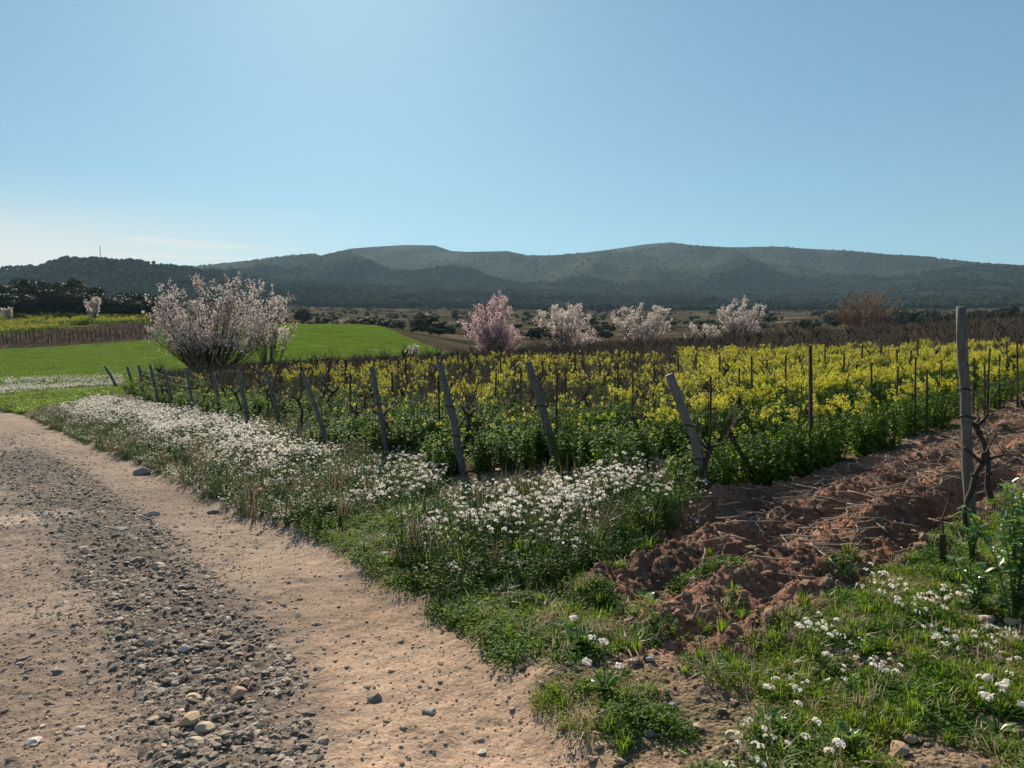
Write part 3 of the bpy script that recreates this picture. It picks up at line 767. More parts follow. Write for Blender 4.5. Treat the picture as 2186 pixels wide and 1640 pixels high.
# leafy green skirt of the banks
x, y = sample(9000, 4, 30, U(0), U(1000), 1); k = in_poly(x, y, VERGE_L, .25) & ~in_poly(x, y, TRACK, .05); x, y = x[k], y[k]
scatter_at('verge_herbs', 'low green herbs skirting the white flower bank', x, y, .25, .7, PG + CL, .2)
x, y = sample(5000, 3, 12, U(840), U(1500), 1); k = in_poly(x, y, GREEN_B, .1); x, y = x[k][:1300], y[k][:1300]
scatter_at('green_herbs', 'bright green leafy herbs at the front of the flower patch', x, y, .5, .95, PG + CL + [vobj(tuft(r_, 34, .26, .005, .1, .7), 'tall_grass_tuft', [M['grass']])], .2)
def mustard_limit(px): return np.interp(px, [250, 600, 1000, 1500, 1900, 2186], [38, 37, 34, 26, 22.5, 21])
x, y = sample(3000, 6, 12, U(760), U(1000), 1); k = in_poly(x, y, G([(780, 1010), (860, 960), (960, 990), (900, 1080), (800, 1090)]), .05); x, y = x[k][:260], y[k][:260]
scatter_at('gap_herbs', 'leafy green herbs between the two flower banks', x, y, .5, .95, PG + PWL, .2)
# mustard in the rows
def row_phase(x, y): return ((x * RNRM[0] + y * RNRM[1]) - ROW0) / ROWS
x, y = sample(150000, 6.5, 85, U(230), U(2500), 0.75)
ins = in_poly(x, y, VINEY, 0) & (y < mustard_limit(1093 + 1580 * x / y) * (1 + .12 * NR.rand(len(x)))); x, y = x[ins], y[ins]
ph = row_phase(x, y); fr_ = np.abs(ph - np.round(ph))
px = 1093 + 1580 * x / y
right = sst(1250, 1550, px)
k = (fr_ < 0.15 + 0.2 * (1 - right)) & (ph > -0.15)
x, y, ph, px, right = x[k], y[k], ph[k], px[k], right[k]
# distance along the row from the headland
edge = -sdpoly(x, y, [(a, b) for a, b in END_XY] + [(-19, 38), (-60, 80), (100, 80), (100, 40)])
yel = sst(1.6, 6.0, edge + 1.8 * right) * (.65 + .35 * sst(9, 15, y))
patch = fbm(x / 3, y / 3, 2, 61)
rnd = NR.rand(len(x))
dens = np.where(px < 1450, 0.25 * np.clip(13 / y, .35, 1), .62) * np.clip(1.25 - .35 * (y > 30), 0, 1)
dens = np.where(edge < 2.5, .95, dens) * np.where(px < 620, .6, 1) * (0.7 + .3 * right + 1.2 * patch * (1 - .8 * right))
keep = NR.rand(len(x)) < dens
x, y, px, yel, rnd, edge, right, ph, patch = [a[keep] for a in (x, y, px, yel, rnd, edge, right, ph, patch)]
sparse = (px < 1600 + 150 * patch) & (edge > 4.2) & (rnd < .72)
isg = ~sparse & (rnd > yel)
isy = ~sparse & ~isg & (NR.rand(len(x)) < .15 + .35 * right)
ism = ~sparse & ~isg & ~isy
print('mustard', sparse.sum(), isg.sum(), isy.sum(), ism.sum())
def hs(m): return 0.9 + 0.1 * right[m]
scatter_at('green_mustard_plants', 'leafy dark green mustard at the near edge of the vineyard', x[isg], y[isg], .65, .98, MUg, .12)
scatter_at('mustard_plants', 'half open yellow mustard among the vine rows', x[ism], y[ism], .74, .9, MUm, .12)
scatter_at('yellow_mustard', 'bright yellow mustard filling the rows on the right', x[isy], y[isy], .74, .88, MUy, .12)
scatter_at('sparse_mustard', 'thin yellow flowering stems between the middle vine rows', x[sparse], y[sparse], .8, 1.15, MUs, .15)
# brown dormant shoots and brambles at the far margin
x, y = sample(6500, 46, 110, U(1130), U(2600), 1); k = (y < 100); x, y = x[k], y[k]
scatter_at('dormant_vines', 'mass of brown leafless vines beyond the mustard', x, y, 1.5, 2.6, TW, .2)
x, y = sample(3500, 49, 58, U(420), U(1200), 1)
scatter_at('brambles', 'low reddish brown brambles along the far vineyard edge', x, y, 1.2, 2.0, TW, .2)
x, y = sample(9000, 22, 44, U(-60), U(330), 1); k = in_poly(x, y, G([(-60, 880), (60, 864), (150, 850), (260, 834), (330, 842), (300, 856), (240, 856), (120, 872), (60, 882), (-60, 905)]), .1); x, y = x[k][:900], y[k][:900]
scatter_at('bank_scrub', 'dark dead scrub on the bank at the row ends', x, y, .3, .65, TW[:1] + PG, .2)
x, y = sample(6000, 62, 135, U(-300), U(900), 1); px = 1093 + 1580 * x / y
k = (fbm(x / 14, y / 2.2, 3, 66) > .42) & ((px < 420) | (NR.rand(len(x)) < .10)); x, y = x[k], y[k]
scatter_at('field_daisies', 'faint streaks of white flowers across the green field', x, y, .55, .8, PWL, .15)
x, y = sample(1500, 50, 150, U(1130), U(2600), 1); k = fbm(x / 12, y / 12, 2, 67) > .05; x, y = x[k], y[k]
gn_scatter('margin_scrub', 'low olive scrub between the vineyard and the valley', np.stack([x, y, H(x, y) - .1], 1), rots(len(x), .1), (.5 + .9 * NR.rand(len(x)))[:, None] * np.array([[1.6, 1.4, .8]]),
           [bpy.data.objects.new('scrub', bpy.data.meshes['crown'])] if 0 else [vobj(clump(r_, 260, .7, .8, .16, .11), 'scrub', [M['olive']]) for _ in range(4)])
# grass of the green field
x, y = sample(60000, 44, 205, U(-200), U(1080), 0.3); w_ = zone_weights(x, y)['field'] > .5; x, y = x[w_], y[w_]
scatter_at('field_grass', 'short bright green grass covering the field', x, y, .7, 1.3, TF, .1, sc=1 + .6 * fbm(x / 6, y / 6, 3, 83))
x, y = sample(9000, 24, 44, U(-200), U(260), 1); k = ~in_poly(x, y, TRACK, 0.1) & (x < -14) & ~in_poly(x, y, FLOW_A, 0); x, y = x[k], y[k]
scatter_at('bank_grass', 'olive green grass on the bank beside the track', x, y, .8, 1.6, TG_, .15)

# scruffy foreground on the right
WEEDY = G([(1010, 1300), (1200, 1235), (1480, 1390), (1610, 1395), (1730, 1340), (1850, 1262), (2000, 1195), (2085, 1125), (2186, 1050), (2500, 950), (2700, 1700), (1360, 1700), (1250, 1540), (1120, 1420)])
GREENR = G([(1630, 1400), (1730, 1340), (1850, 1262), (2000, 1200), (2085, 1130), (2186, 1060), (2500, 960), (2700, 1700), (1560, 1700), (1640, 1560), (1560, 1480)])
EDGEW = G([(690, 1100), (850, 1080), (900, 1200), (1000, 1240), (1330, 1210), (1300, 1290), (1200, 1420), (1020, 1330), (900, 1260), (800, 1200), (700, 1140)])
patchn = lambda x, y, s, sd: fbm(x / s, y / s, 3, sd)
x, y = sample(42000, 1.6, 9, U(600), U(2500), .6)
a = in_poly(x, y, GREENR, .1) & (patchn(x, y, .35, 33) > -.28)
b = in_poly(x, y, WEEDY, .05) & (patchn(x, y, .3, 34) > .13)
c = in_poly(x, y, EDGEW, .05) & (patchn(x, y, .35, 35) > -.05)
so = in_poly(x, y, SOIL, -.1)
g1 = ((a | b | c) & ~so) | (so & (y < 5.2) & (patchn(x, y, .28, 45) > .36 + .2 * (y - 3.5)))
xa, ya = x[g1], y[g1]; t_ = NR.rand(len(xa))
lime = patchn(xa, ya, .5, 36) > .02
CLR = [(*gp(a_, b_), w_) for a_, b_, w_ in [(1567, 1572, 48), (1915, 1608, 66), (1950, 1588, 40), (1388, 1572, 30), (1432, 1508, 34), (1350, 1411, 32), (1390, 1405, 26), (1490, 1550, 34), (1560, 1635, 40),
       (2100, 1322, 50), (2160, 1330, 40), (1277, 1586, 30)]]
okc = np.ones(len(xa), bool)
for cx_, cy_, w_ in CLR: okc &= np.hypot(xa - cx_, (ya - cy_ + .05) * .75) > w_ * cy_ / 1580 / 2 + .06
xa, ya, t_, lime = xa[okc], ya[okc], t_[okc], lime[okc]
print('weeds', len(xa))
q = (t_ < .27) & lime; scatter_at('lime_weeds', 'feathery yellow green weeds in the right foreground', xa[q], ya[q], .45, .95, CLm, .25)
q = (t_ < .24) & ~lime; scatter_at('dark_weeds', 'small dark green weeds scattered over the verge', xa[q], ya[q], .4, .9, CL, .25)
q = (t_ > .25) & (t_ < .42); scatter_at('verge_grass', 'sparse grass tufts in the right foreground', xa[q], ya[q], .25, .6, TG_, .25)
q = (t_ > .60) & (t_ < .67) ; scatter_at('dry_straw', 'dry straw stalks caught among the weeds', xa[q], ya[q], .5, 1.0, TS, .5)
x, y = sample(1600, 2, 7, U(1300), U(2300), .6); k = in_poly(x, y, GREENR, 0) & (patchn(x, y, .5, 38) > -.1); x, y = x[k][:55], y[k][:55]
scatter_at('low_white_flowers', 'scattered creamy white flowers among foreground weeds', x, y, .4, .75, PWL, .3)
x, y = sample(7000, 3, 12, U(560), U(1100), .8); k = in_poly(x, y, EDGEW, .2) & ~in_poly(x, y, TRACK, .0) & (patchn(x, y, .4, 39) > -.2); x, y = x[k][:900], y[k][:900]
scatter_at('edge_clover', 'low bright green clover hugging the track edge', x, y, .5, 1.0, CLm + CL, .2)

# ------------------------------------------------------------------ stones, gravel, clods
def rock(r, flat=.55, sub=1):
    import bmesh
    bm = bmesh.new(); bmesh.ops.create_icosphere(bm, subdivisions=sub, radius=1)
    o1 = r.uniform(0, 50)
    cuts = [(rv(r), r.uniform(.40, .8)) for _ in range(8)]
    for v in bm.verts:
        for n_, d in cuts:
            e = v.co.dot(n_) - d
            if e > 0: v.co -= n_ * e
        v.co *= 1 + r.uniform(-.07, .07)
        v.co.z *= flat; v.co.y *= .8
    me = bpy.data.meshes.new('stone'); bm.to_mesh(me); bm.free(); return me
def rockobj(nm, mt, flat=.55, sub=1):
    me = rock(r_, flat, sub); me.name = nm; me.materials.append(M[mt]); return bpy.data.objects.new(nm, me)
PEB = [rockobj('pebble', 'pebble', .5) for _ in range(8)]
CLD = [rockobj('clod', 'clod', .75) for _ in range(6)]
TANP = [rockobj('tan_pebble', 'tangrit', .5) for _ in range(6)]
x, y = sample(130000, 1.7, 24, U(-500), U(680), -.25); s = sdpoly(x, y, GRAVEL); sc_ = sdpoly(x, y, GRAVEL_CORE)
dn = np.clip((-s + .5) / 1.2, 0, 1) * .35 + (sc_ < .1) * .95
k = (NR.rand(len(x)) < dn * np.clip(.75 + patchn(x, y, .4, 41), .1, 1)); x, y = x[k], y[k]
sz = np.exp(NR.randn(len(x)) * .55) * .0140 * (1 + .02 * y)
gn_scatter('gravel', 'dark grey gravel band down the middle of the track', np.stack([x, y, H(x, y) + sz * .0], 1), rots(len(x), .35), np.clip(sz, .006, .045)[:, None] * (np.array([[1, 1, .75]]) * (1 + .3 * (NR.rand(len(x), 3) - .5))), PEB)
x, y = sample(60000, 1.7, 18, U(-500), U(1400), -.4); k = in_poly(x, y, TRACK, -.02) & ((x / y < U(560)) | (NR.rand(len(x)) < .5)); x, y = x[k], y[k]
sz = np.clip(np.exp(NR.randn(len(x)) * .55) * .0062, .003, .026)
gn_scatter('grit', 'fine tan grit spread over the packed track', np.stack([x, y, H(x, y) + sz * .1], 1), rots(len(x), .3), sz, TANP)
x, y = sample(34000, 3.0, 20, U(1150), U(2500), -.1); k = in_poly(x, y, SOIL, .06); x, y = x[k], y[k]
sz = np.clip(np.exp(NR.randn(len(x)) * .6) * .014, .005, .05)
gn_scatter('soil_clods', 'loose reddish clods of ploughed soil', np.stack([x, y, H(x, y) + sz * .15], 1), rots(len(x), 1.), sz, CLD)
x, y = sample(9000, 1.7, 9, U(950), U(2500), -.1); k = in_poly(x, y, WEEDY, .1); x, y = x[k], y[k]
sz = np.clip(np.exp(NR.randn(len(x)) * .55) * .010, .004, .04)
gn_scatter('verge_grit', 'crumbs of earth and small stones among weeds', np.stack([x, y, H(x, y) + sz * .15], 1), rots(len(x), .6), sz, TANP[:3] + [rockobj('crumb', 'clod', .7) for _ in range(3)])

STN = {}
def stone(px, py, w, mt, label, flat=.5, rz=None, group=None, sub=2):
    x, y = gp(px, py)
    key = (mt, R.randint(0, 3), flat, sub)
    if key not in STN:
        me = rock(r_, flat, sub); me.materials.append(M[mt]); STN[key] = me
    s = w * y / 1580 / 2
    o = link(bpy.data.objects.new('stone', STN[key])); o.scale = (s, s, s)
    o.rotation_euler = (R.uniform(-.15, .15), R.uniform(-.15, .15), R.uniform(-.5, .5) if rz is None else rz)
    o.location = (x, y, Hs(x, y) + s * flat * (.35 if px < 1200 else .6))
    tag(o, label, 'stone', group); return o
SL = [
 (405, 1553, 62, 'stonetan', 'large brown stone left of the heap in the gravel'), (437, 1562, 50, 'stonetan', 'orange tan stone in the middle of the gravel heap'),
 (417, 1598, 52, 'stonetan', 'ochre stone at the front of the gravel heap'), (503, 1478, 66, 'stonepink', 'long pale pink stone behind the gravel heap'),
 (412, 1482, 40, 'stonetan', 'small tan topped stone behind the gravel heap'), (545, 1550, 36, 'stone', 'dark grey block on the right of the gravel heap'),
 (468, 1588, 28, 'stonetan', 'flat buff stone right of the ochre stone'), (527, 1568, 28, 'stone', 'rounded brown stone beside the dark block'),
 (393, 1386, 36, 'stonewhite', 'flat cream stone alone in the gravel band'), (357, 1448, 28, 'stonetan', 'flat tan stone below the cream stone'),
 (388, 1265, 26, 'stonetan', 'thin yellow stone in upper gravel band'), (268, 1240, 24, 'stonetan', 'yellowish chip of stone left in the upper gravel'),
 (290, 1190, 40, 'stone', 'dark domed stone in the far gravel'), (337, 1195, 38, 'stonetan', 'flat tan slab beside the dark domed stone'),
 (258, 1130, 42, 'stone', 'dark low stone farthest up the gravel band'), (75, 1585, 42, 'stonewhite', 'knobbly white rock on the left of the track'),
 (470, 1420, 26, 'stonewhite', 'pale oval stone above the long pink stone'), (525, 1443, 30, 'stonepink', 'rusty stone right of the pale oval stone'),
 (612, 1442, 28, 'stonepink', 'red brown stone at the gravel band edge'), (795, 1477, 44, 'stone', 'grey white stone alone on bare track'),
 (915, 1503, 36, 'stone', 'small layered stone right of the grey white one'), (827, 1520, 26, 'stonetan', 'flat yellow chip on the bare track'),
 (1030, 1573, 26, 'stonewhite', 'pale pointed stone low on the bare track'), (857, 1605, 24, 'stonepink', 'reddish leaf shaped stone near the bottom of the track'),
 (1277, 1586, 30, 'stonetan', 'tan chip where the track meets the weeds'), (1567, 1572, 48, 'stonetan', 'flat topped buff stone among foreground weeds'),
 (1915, 1608, 66, 'stonepink', 'big flat pink stone at the bottom right'), (1950, 1588, 40, 'stonepink', 'rounded reddish rock behind the flat pink stone'),
 (1388, 1572, 30, 'stone', 'grey brown stone left of the buff one'), (1432, 1508, 34, 'stone', 'upright grey stone among dark weeds'),
 (1350, 1411, 32, 'stonetan', 'pale flat stone beside the white flower clump'), (1390, 1405, 26, 'stonewhite', 'round white topped stone right of the flat pale one'),
 (1490, 1550, 34, 'stonetan', 'yellowish stone half hidden in low weeds'), (1560, 1635, 40, 'stonewhite', 'whitish stone at the bottom edge of the weeds'),
 (1380, 1143, 40, 'stone', 'squared stone at the left end of the clod bank'), (1375, 1170, 32, 'stone', 'block below the squared stone on the soil edge'),
 (820, 1192, 44, 'stone', 'flat grey slab at the grassy track edge'), (2100, 1322, 50, 'stonetan', 'pale stone with white flowers on it at far right'),
 (2160, 1330, 40, 'stonetan', 'second pale stone near the right margin'), (1500, 1355, 40, 'clod', 'large brown clod in the ploughed soil'),
 (1640, 1245, 34, 'clod', 'reddish clod beside the post shadow'), (1760, 1215, 30, 'stonewhite', 'small white stone on the furrow ridge'),
 (305, 1004, 44, 'stone', 'dark low rock casting shadow on the far track'), (455, 1080, 28, 'stone', 'small dark rock on the track near the verge'),
 (330, 1090, 30, 'stone', 'dark rock at the edge of the far gravel'),
]
for a_, b_, w_, mt, lb in SL: stone(a_, b_, w_, mt, lb)
n_ = 0
while n_ < 235:
    px_, py_ = R.uniform(60, 640), 1050 + 590 * R.random() ** .8
    x_, y_ = gp(px_, py_)
    if sdpoly(np.array([x_]), np.array([y_]), GRAVEL_CORE)[0] > .08: continue
    n_ += 1
    stone(px_, py_, R.uniform(13, 25) * (.6 + .4 * (py_ - 1050) / 590), R.choice(['pebble', 'pebble', 'stone', 'stone', 'stone', 'stonetan']),
          'small grey stone lying in the gravel band of the track', .5, R.uniform(0, 6), 'loose stones in the gravel band', 1)

# ------------------------------------------------------------------ vine prunings on the ploughed soil
def twig(r, L):
    mb = MB(); p = Vector((-L / 2, 0, 0)); pts = [p.copy()]; d = Vector((1, r.uniform(-.3, .3), .05))
    for i in range(5):
        d = (d + Vector((0, r.uniform(-.35, .35), r.uniform(-.12, .12)))).normalized(); p = p + d * L / 5; p.z = max(0, min(.06, p.z)); pts.append(p.copy())
    mb.tube(pts, [.0055, .006, .005, .0045, .004, .0025], 5, 0)
    q = pts[r.randint(1, 3)]; s_ = r.choice((-1, 1))
    mb.tube([q, q + Vector((.05, s_ * .04, .02)), q + Vector((.12, s_ * .07, .015))], [.004, .003, .002], 4, 0)
    return mb.mesh('vine_pruning', [M['cane']], True)
TWM = [twig(r_, r_.uniform(.2, .48)) for _ in range(9)]
n_ = 0
xs_, ys_ = sample(4000, 4.5, 17, U(1500), U(2400), .3); ok = in_poly(xs_, ys_, SOIL, -.12); al_ = (xs_ - RIDGE_A[0]) * _rd[0] + (ys_ - RIDGE_A[1]) * _rd[1]
ok &= (al_ > -.2)
for x_, y_ in list(zip(xs_[ok], ys_[ok]))[:290]:
    o = link(bpy.data.objects.new('vine_pruning', R.choice(TWM)))
    o.location = (x_, y_, Hs(x_, y_) + R.uniform(.012, .045)); o.rotation_euler = (R.uniform(-.15, .15), R.uniform(-.15, .15), R.gauss(0.1, .9))
    s = R.uniform(.6, 1.15); o.scale = (s, s, s)
    tag(o, 'dry brown vine pruning lying on the ploughed soil', 'twig', 'vine prunings on the ploughed soil')

x, y = sample(22000, 4.5, 22, U(1450), U(2500), .4); k = in_poly(x, y, SOIL, -.1) & (NR.rand(len(x)) < .06 + .94 * sst(5.5, 9, y)); x, y = x[k][:1500], y[k][:1500]
tv = [bpy.data.objects.new('fine_twig', m__) for m__ in TWM]
gn_scatter('twig_litter', 'fine tangle of brown vine twigs covering the ploughed soil', np.stack([x, y, H(x, y) + .02], 1), rots(len(x), .3), np.stack([.35 + .4 * NR.rand(len(x))] * 3, 1) * np.array([[1, 1, .8]]), tv)
# ------------------------------------------------------------------ posts
ORD = ['first', 'second', 'third', 'fourth', 'fifth', 'sixth', 'seventh', 'eighth', 'ninth', 'tenth', 'eleventh', 'twelfth', 'thirteenth', 'fourteenth']
def shaft(r, pts, r0, n=10, square=0):
    mb = MB(); k = 9; P = []; RR = []
    for i in range(k):
        t = i / (k - 1) * (len(pts) - 1); j = min(int(t), len(pts) - 2); f = t - j
        P.append(pts[j].lerp(pts[j + 1], f) + Vector((r.uniform(-1, 1), r.uniform(-1, 1), 0)) * r0 * .12); RR.append(r0 * (1 - .12 * i / k) * r.uniform(.94, 1.06))
    mb.tube(P, RR, n, 0)
    for i in range(len(mb.v) - 1): 
        v = mb.v[i]; mb.v[i] = (v[0] + r.uniform(-1, 1) * r0 * .08, v[1] + r.uniform(-1, 1) * r0 * .08, v[2])
    mb.m[-2] = 1
    return mb, P
def ring(P, r0, m=0):
    mb = MB()
    for dzz in (0, .006):
        pts = [P + Vector((math.cos(t) * r0, math.sin(t) * r0, dzz + .006 * math.sin(t * 2))) for t in [i * math.pi / 6 for i in range(13)]]
        mb.tube(pts, [.0035] * 13, 4, m)
    return mb
def end_post(i, e, x, y, width_px, label, mid=None, h=0.0):
    z0 = Hs(x, y) - .06
    dx, dy, dz = ray(e[0], e[1]); t = (y + .0) / dy
    top = Vector((t * dx, y, EYE + t * dz)); base = Vector((x, y, z0))
    root = empty('wooden_post', base); tag(root, label, 'post', 'leaning end posts of the vine rows')
    pts = [Vector((0, 0, 0)), (top - base) * .5 + (mid or Vector((0, 0, 0))), top - base]
    r0 = width_px * y / 1580 / 2
    r = random.Random(100 + i)
    mb, P = shaft(r, pts, r0); mb.obj('shaft', [M['post'], M['postend']], root, True)
    for q in (3, 5):
        rg = ring(P[q], r0 * 1.12); rg.obj('wire_tie', [M['rust']], root)
    return root, [P[3] + base, P[5] + base]
TIES = []
for i, e in enumerate(ENDS):
    x, y = END_XY[i]
    w_ = [21, 17, 17, 13, 10.5, 9, 9, 7.5, 7.5, 6.5, 6.5, 6, 6, 6][i]
    lb = ['nearest leaning grey end post, its foot in the ploughed soil', 'leaning grey post second from the ploughed soil, smooth round top',
          'leaning grey post third from the ploughed soil, with a pale worn edge', 'fourth leaning post counting left from the ploughed soil'][i] if i < 4 else \
         ('last leaning post at the far left end of the line' if i == 13 else ORD[i] + ' leaning end post counting left from the ploughed soil')
    _, tt = end_post(i, e, x, y, w_, lb, Vector((.02, 0, 0)) if i else Vector((.055, 0, .0)))
    TIES.append(tt)
# the tall upright post on the right
x, y = gp(2072, 1112); base = Vector((x, y, Hs(x, y) - .06)); dx, dy, dz = ray(2051, 655); t = y / dy; top = Vector((t * dx, y, EYE + t * dz))
root = empty('wooden_post', base); tag(root, 'tallest upright grey wooden post by the leafy plants at right', 'post')
r0 = 22 * y / 1580 / 2
mb, P = shaft(random.Random(5), [Vector((0, 0, 0)), (top - base) * .5, top - base], r0, 12); mb.obj('shaft', [M['post'], M['postend']], root, True)
for q in (4, 5): ring(P[q], r0 * 1.1).obj('wire_tie', [M['rust']], root)
mb = MB(); q = P[6]; mb.tube([q + Vector((-.05, -r0, -.05)), q + Vector((.0, -r0 - .012, .02)), q + Vector((.04, -r0, .13))], [.002] * 3, 4, 0); mb.obj('loose_wire', [M['wire']], root)
# short dark stump post
x, y = gp(2013, 1218); base = Vector((x, y, Hs(x, y) - .05)); root = empty('stake_stump', base); tag(root, 'short square dark stump of a stake beside the furrow', 'stake')
mb = MB(); s_ = .021; mb.tube([Vector((0, 0, 0)), Vector((-.008, 0, .27))], [s_, s_], 4, 0); mb.obj('stump', [M['rust']], root)
mb = MB(); mb.tube([Vector((-.005, 0, .27)), Vector((-.02, 0, .36)), Vector((.02, 0, .48)), Vector((.03, .01, .6))], [.006, .007, .005, .003], 5, 0); mb.obj('cane', [M['vinewood']], root)
# thin stakes along the rows: (px, top, visible foot, height hidden by plants)
STK = [(1518, 805, 867), (1578, 787, 836), (1607, 760, 825), (1535, 760, 804), (1497, 775, 796), (1863, 773, 832), (1916, 782, 829), (1957, 762, 825), (1981, 789, 921, .1), (2011, 768, 804),
       (2082, 764, 793), (2102, 778, 894, .1), (2113, 744, 789), (2173, 728, 862, .1), (2134, 757, 786), (1957, 728, 757), (1917, 746, 782), (1945, 748, 778), (1487, 757, 785), (1439, 790, 850),
       (937, 800, 867), (942, 762, 800), (1071, 765, 800), (1113, 784, 820), (1188, 797, 874), (1208, 784, 829), (1228, 752, 784), (839, 794, 820), (748, 797, 839), (738, 768, 794), (798, 765, 787),
       (866, 768, 800), (1058, 794, 832), (1349, 800, 842), (1318, 781, 820), (1397, 775, 810), (1100, 775, 800), (1280, 770, 800), (1450, 760, 790), (1640, 768, 790), (1680, 758, 800), (1760, 745, 775),
       (1800, 755, 790), (1840, 738, 770), (700, 770, 800), (675, 768, 795), (640, 775, 800), (1000, 772, 800), (1160, 770, 805), (1245, 755, 790), (1362, 760, 790), (2050, 745, 770), (2150, 732, 765), (1880, 735, 765)]
def stake(px, t0, t1, h=.68, w=4.2, label=None, lean=None):
    x, y = hit(px, t1, h); zb = Hs(x, y) - .04
    dx, dy, dz = ray(px + (R.uniform(-3, 3) if lean is None else lean), t0); t = y / dy
    top = Vector((t * dx, y, EYE + t * dz)); base = Vector((x, y, zb))
    if top.z - zb < .8: top.z = zb + 1.1
    if top.z - zb > 2.3: top.z = zb + 1.9
    rr = max(.014, w * y / 1580 / 2); rr = min(rr, .04)
    mb = MB(); mb.tube([Vector((0, 0, 0)), (top - base) * .5 + Vector((R.uniform(-.01, .01), 0, 0)), top - base], [rr, rr, rr * .9], 5, 0)
    o = mb.obj('vineyard_stake', [M['rust']]); o.location = base
    tag(o, label or 'thin dark stake standing among the vine rows', 'stake', 'thin stakes standing in the vine rows' if not label else None); return o
SLAB = {1981: 'dark stake left of the tall grey post, base at the soil edge', 2102: 'dark stake just right of the tall grey post', 2173: 'tall dark stake nearest the right picture margin',
        1188: 'black stake between the two middle leaning posts', 1518: 'dark stake just behind the nearest leaning post'}
for s_ in STK: stake(s_[0], s_[1], s_[2], s_[3] if len(s_) > 3 else .68, label=SLAB.get(s_[0]))
stake(1733, 738, 1012, .0, 9, 'thick black stake rising from the mustard right of the nearest leaning post', -3)

# trellis wires
for i in range(7):
    for j, p0 in enumerate(TIES[i]):
        L = 26; seg = 14; pts = []
        for k in range(seg + 1):
            s_ = L * k / seg; xx, yy = p0.x + RD[0] * s_, p0.y + RD[1] * s_
            zz = (float(AX * xx + AY * yy) + (p0.z - (AX * p0.x + AY * p0.y))) - .03 * math.sin(k * 1.9) ** 2
            pts.append(Vector((xx, yy, zz)) - p0)
        mb = MB(); mb.tube(pts, [.0016] * (seg + 1), 4, 0); o = mb.obj('trellis_wire', [M['wire']]); o.location = p0
        tag(o, ('upper' if j else 'lower') + ' trellis wire running back from the ' + (ORD[i] if i else 'nearest') + ' leaning post', 'wire', 'trellis wires of the vine rows')
for j in range(3):
    a = Vector((*END_XY[12], 0)); b = Vector((*END_XY[8], 0)); h_ = [.85, 1.05, .62][j]
    pts = [Vector((a.x + (b.x - a.x) * k / 8, a.y + (b.y - a.y) * k / 8, Hs(a.x + (b.x - a.x) * k / 8, a.y + (b.y - a.y) * k / 8) + h_ - .03 * math.sin(k / 8 * math.pi))) for k in range(9)]
    p0 = pts[0].copy(); mb = MB(); mb.tube([p - p0 for p in pts], [.008] * 9, 4, 0); o = mb.obj('fence_wire', [M['wire']]); o.location = p0
    tag(o, ['middle', 'highest', 'lowest'][j] + ' of the pale wires strung between the far left posts', 'wire', 'pale wires between the far left posts')

# ------------------------------------------------------------------ grapevines
def vine_parts(r, h=.75, arms=4, canes=7, thick=.022):
    tr = MB(); p = Vector((0, 0, -.05)); pts = [p.copy()]; d = Vector((r.uniform(-.2, .2), r.uniform(-.2, .2), 1)); rs = [thick * 1.5]
    for i in range(10):
        d = (d + rv(r) * .22); d.z = max(d.z, .7); d.normalize(); p = p + d * h / 10; pts.append(p.copy()); rs.append(thick * r.uniform(.75, 1.25) * (1.5 if i > 8 else 1))
    tr.tube(pts, rs, 8, 0)
    for i in range(5):                                   # knots where old wood was cut
        q = r.choice(pts[3:]); e = q + Vector((r.uniform(-1, 1), r.uniform(-1, 1), .4)).normalized() * thick * 1.7
        tr.tube([q, e], [thick * .8, thick * .5], 6, 0)
    heads = []
    for i in range(arms):
        a = 6.283 * i / arms + r.uniform(-.5, .5); q = p.copy(); dd = Vector((math.cos(a), math.sin(a) * .6, .35)); ap = [q.copy()]; ar = [thick * .9]
        for j in range(4):
            dd = (dd + rv(r) * .35 + Vector((0, 0, .18))).normalized(); q = q + dd * r.uniform(.035, .06); ap.append(q.copy()); ar.append(thick * (.75 - .1 * j) * r.uniform(.8, 1.2))
        tr.tube(ap, ar, 6, 0); heads.append(q)
    cl_ = []
    for i in range(canes):
        cn_ = MB(); cl_.append(cn_); e = r.choice(heads); a = r.uniform(0, 6.28); l = r.uniform(.08, .4); q = e.copy(); dd = Vector((math.cos(a) * .5, math.sin(a) * .4, 1)); cpn = [e]
        for j in range(4): dd = (dd + rv(r) * .3).normalized(); q = q + dd * l / 4; cpn.append(q.copy())
        cn_.tube(cpn, [.005, .0045, .004, .003, .002], 4, 0)
    return tr, cl_
VT = []
for i in range(5):
    a, b = vine_parts(r_, r_.uniform(.6, .8)); jn = MB()
    for c in b: jn.add(c.v, c.f)
    VT.append((a.mesh('trunk', [M['vinewood']], True), jn.mesh('cane', [M['vcane']], True), [c.mesh('cane', [M['vcane']], True) for c in b]))
def grapevine(x, y, label, group=None, s=1.0, rz=None, var=None, near=False):
    root = empty('grapevine', (x, y, Hs(x, y)), R.uniform(0, 6) if rz is None else rz); root.scale = (s, s, s); tag(root, label, 'grapevine', group)
    tm, cm, cs = VT[R.randint(0, 4) if var is None else var]
    link(bpy.data.objects.new('trunk', tm), root)
    if near:
        for c in cs: link(bpy.data.objects.new('cane', c), root)
    else: link(bpy.data.objects.new('cane', cm), root)['kind'] = 'stuff'
    return root
for (px_, py_, s_, lb) in [(2058, 1140, .85, 'gnarled bare vine against the foot of the tall grey post'), (2122, 1085, .95, 'thick dark vine leaning right of the tall grey post'),
                          (2182, 1010, 1.05, 'twisted vine cut by the right picture margin'), (1484, 1085, .9, 'old vine tied against the nearest leaning post'),
                          (1612, 1045, .95, 'thin bare vine at the soil edge left of the black stake')]:
    x, y = gp(px_, py_); grapevine(x, y, lb, None, s_, near=True)
VP = []
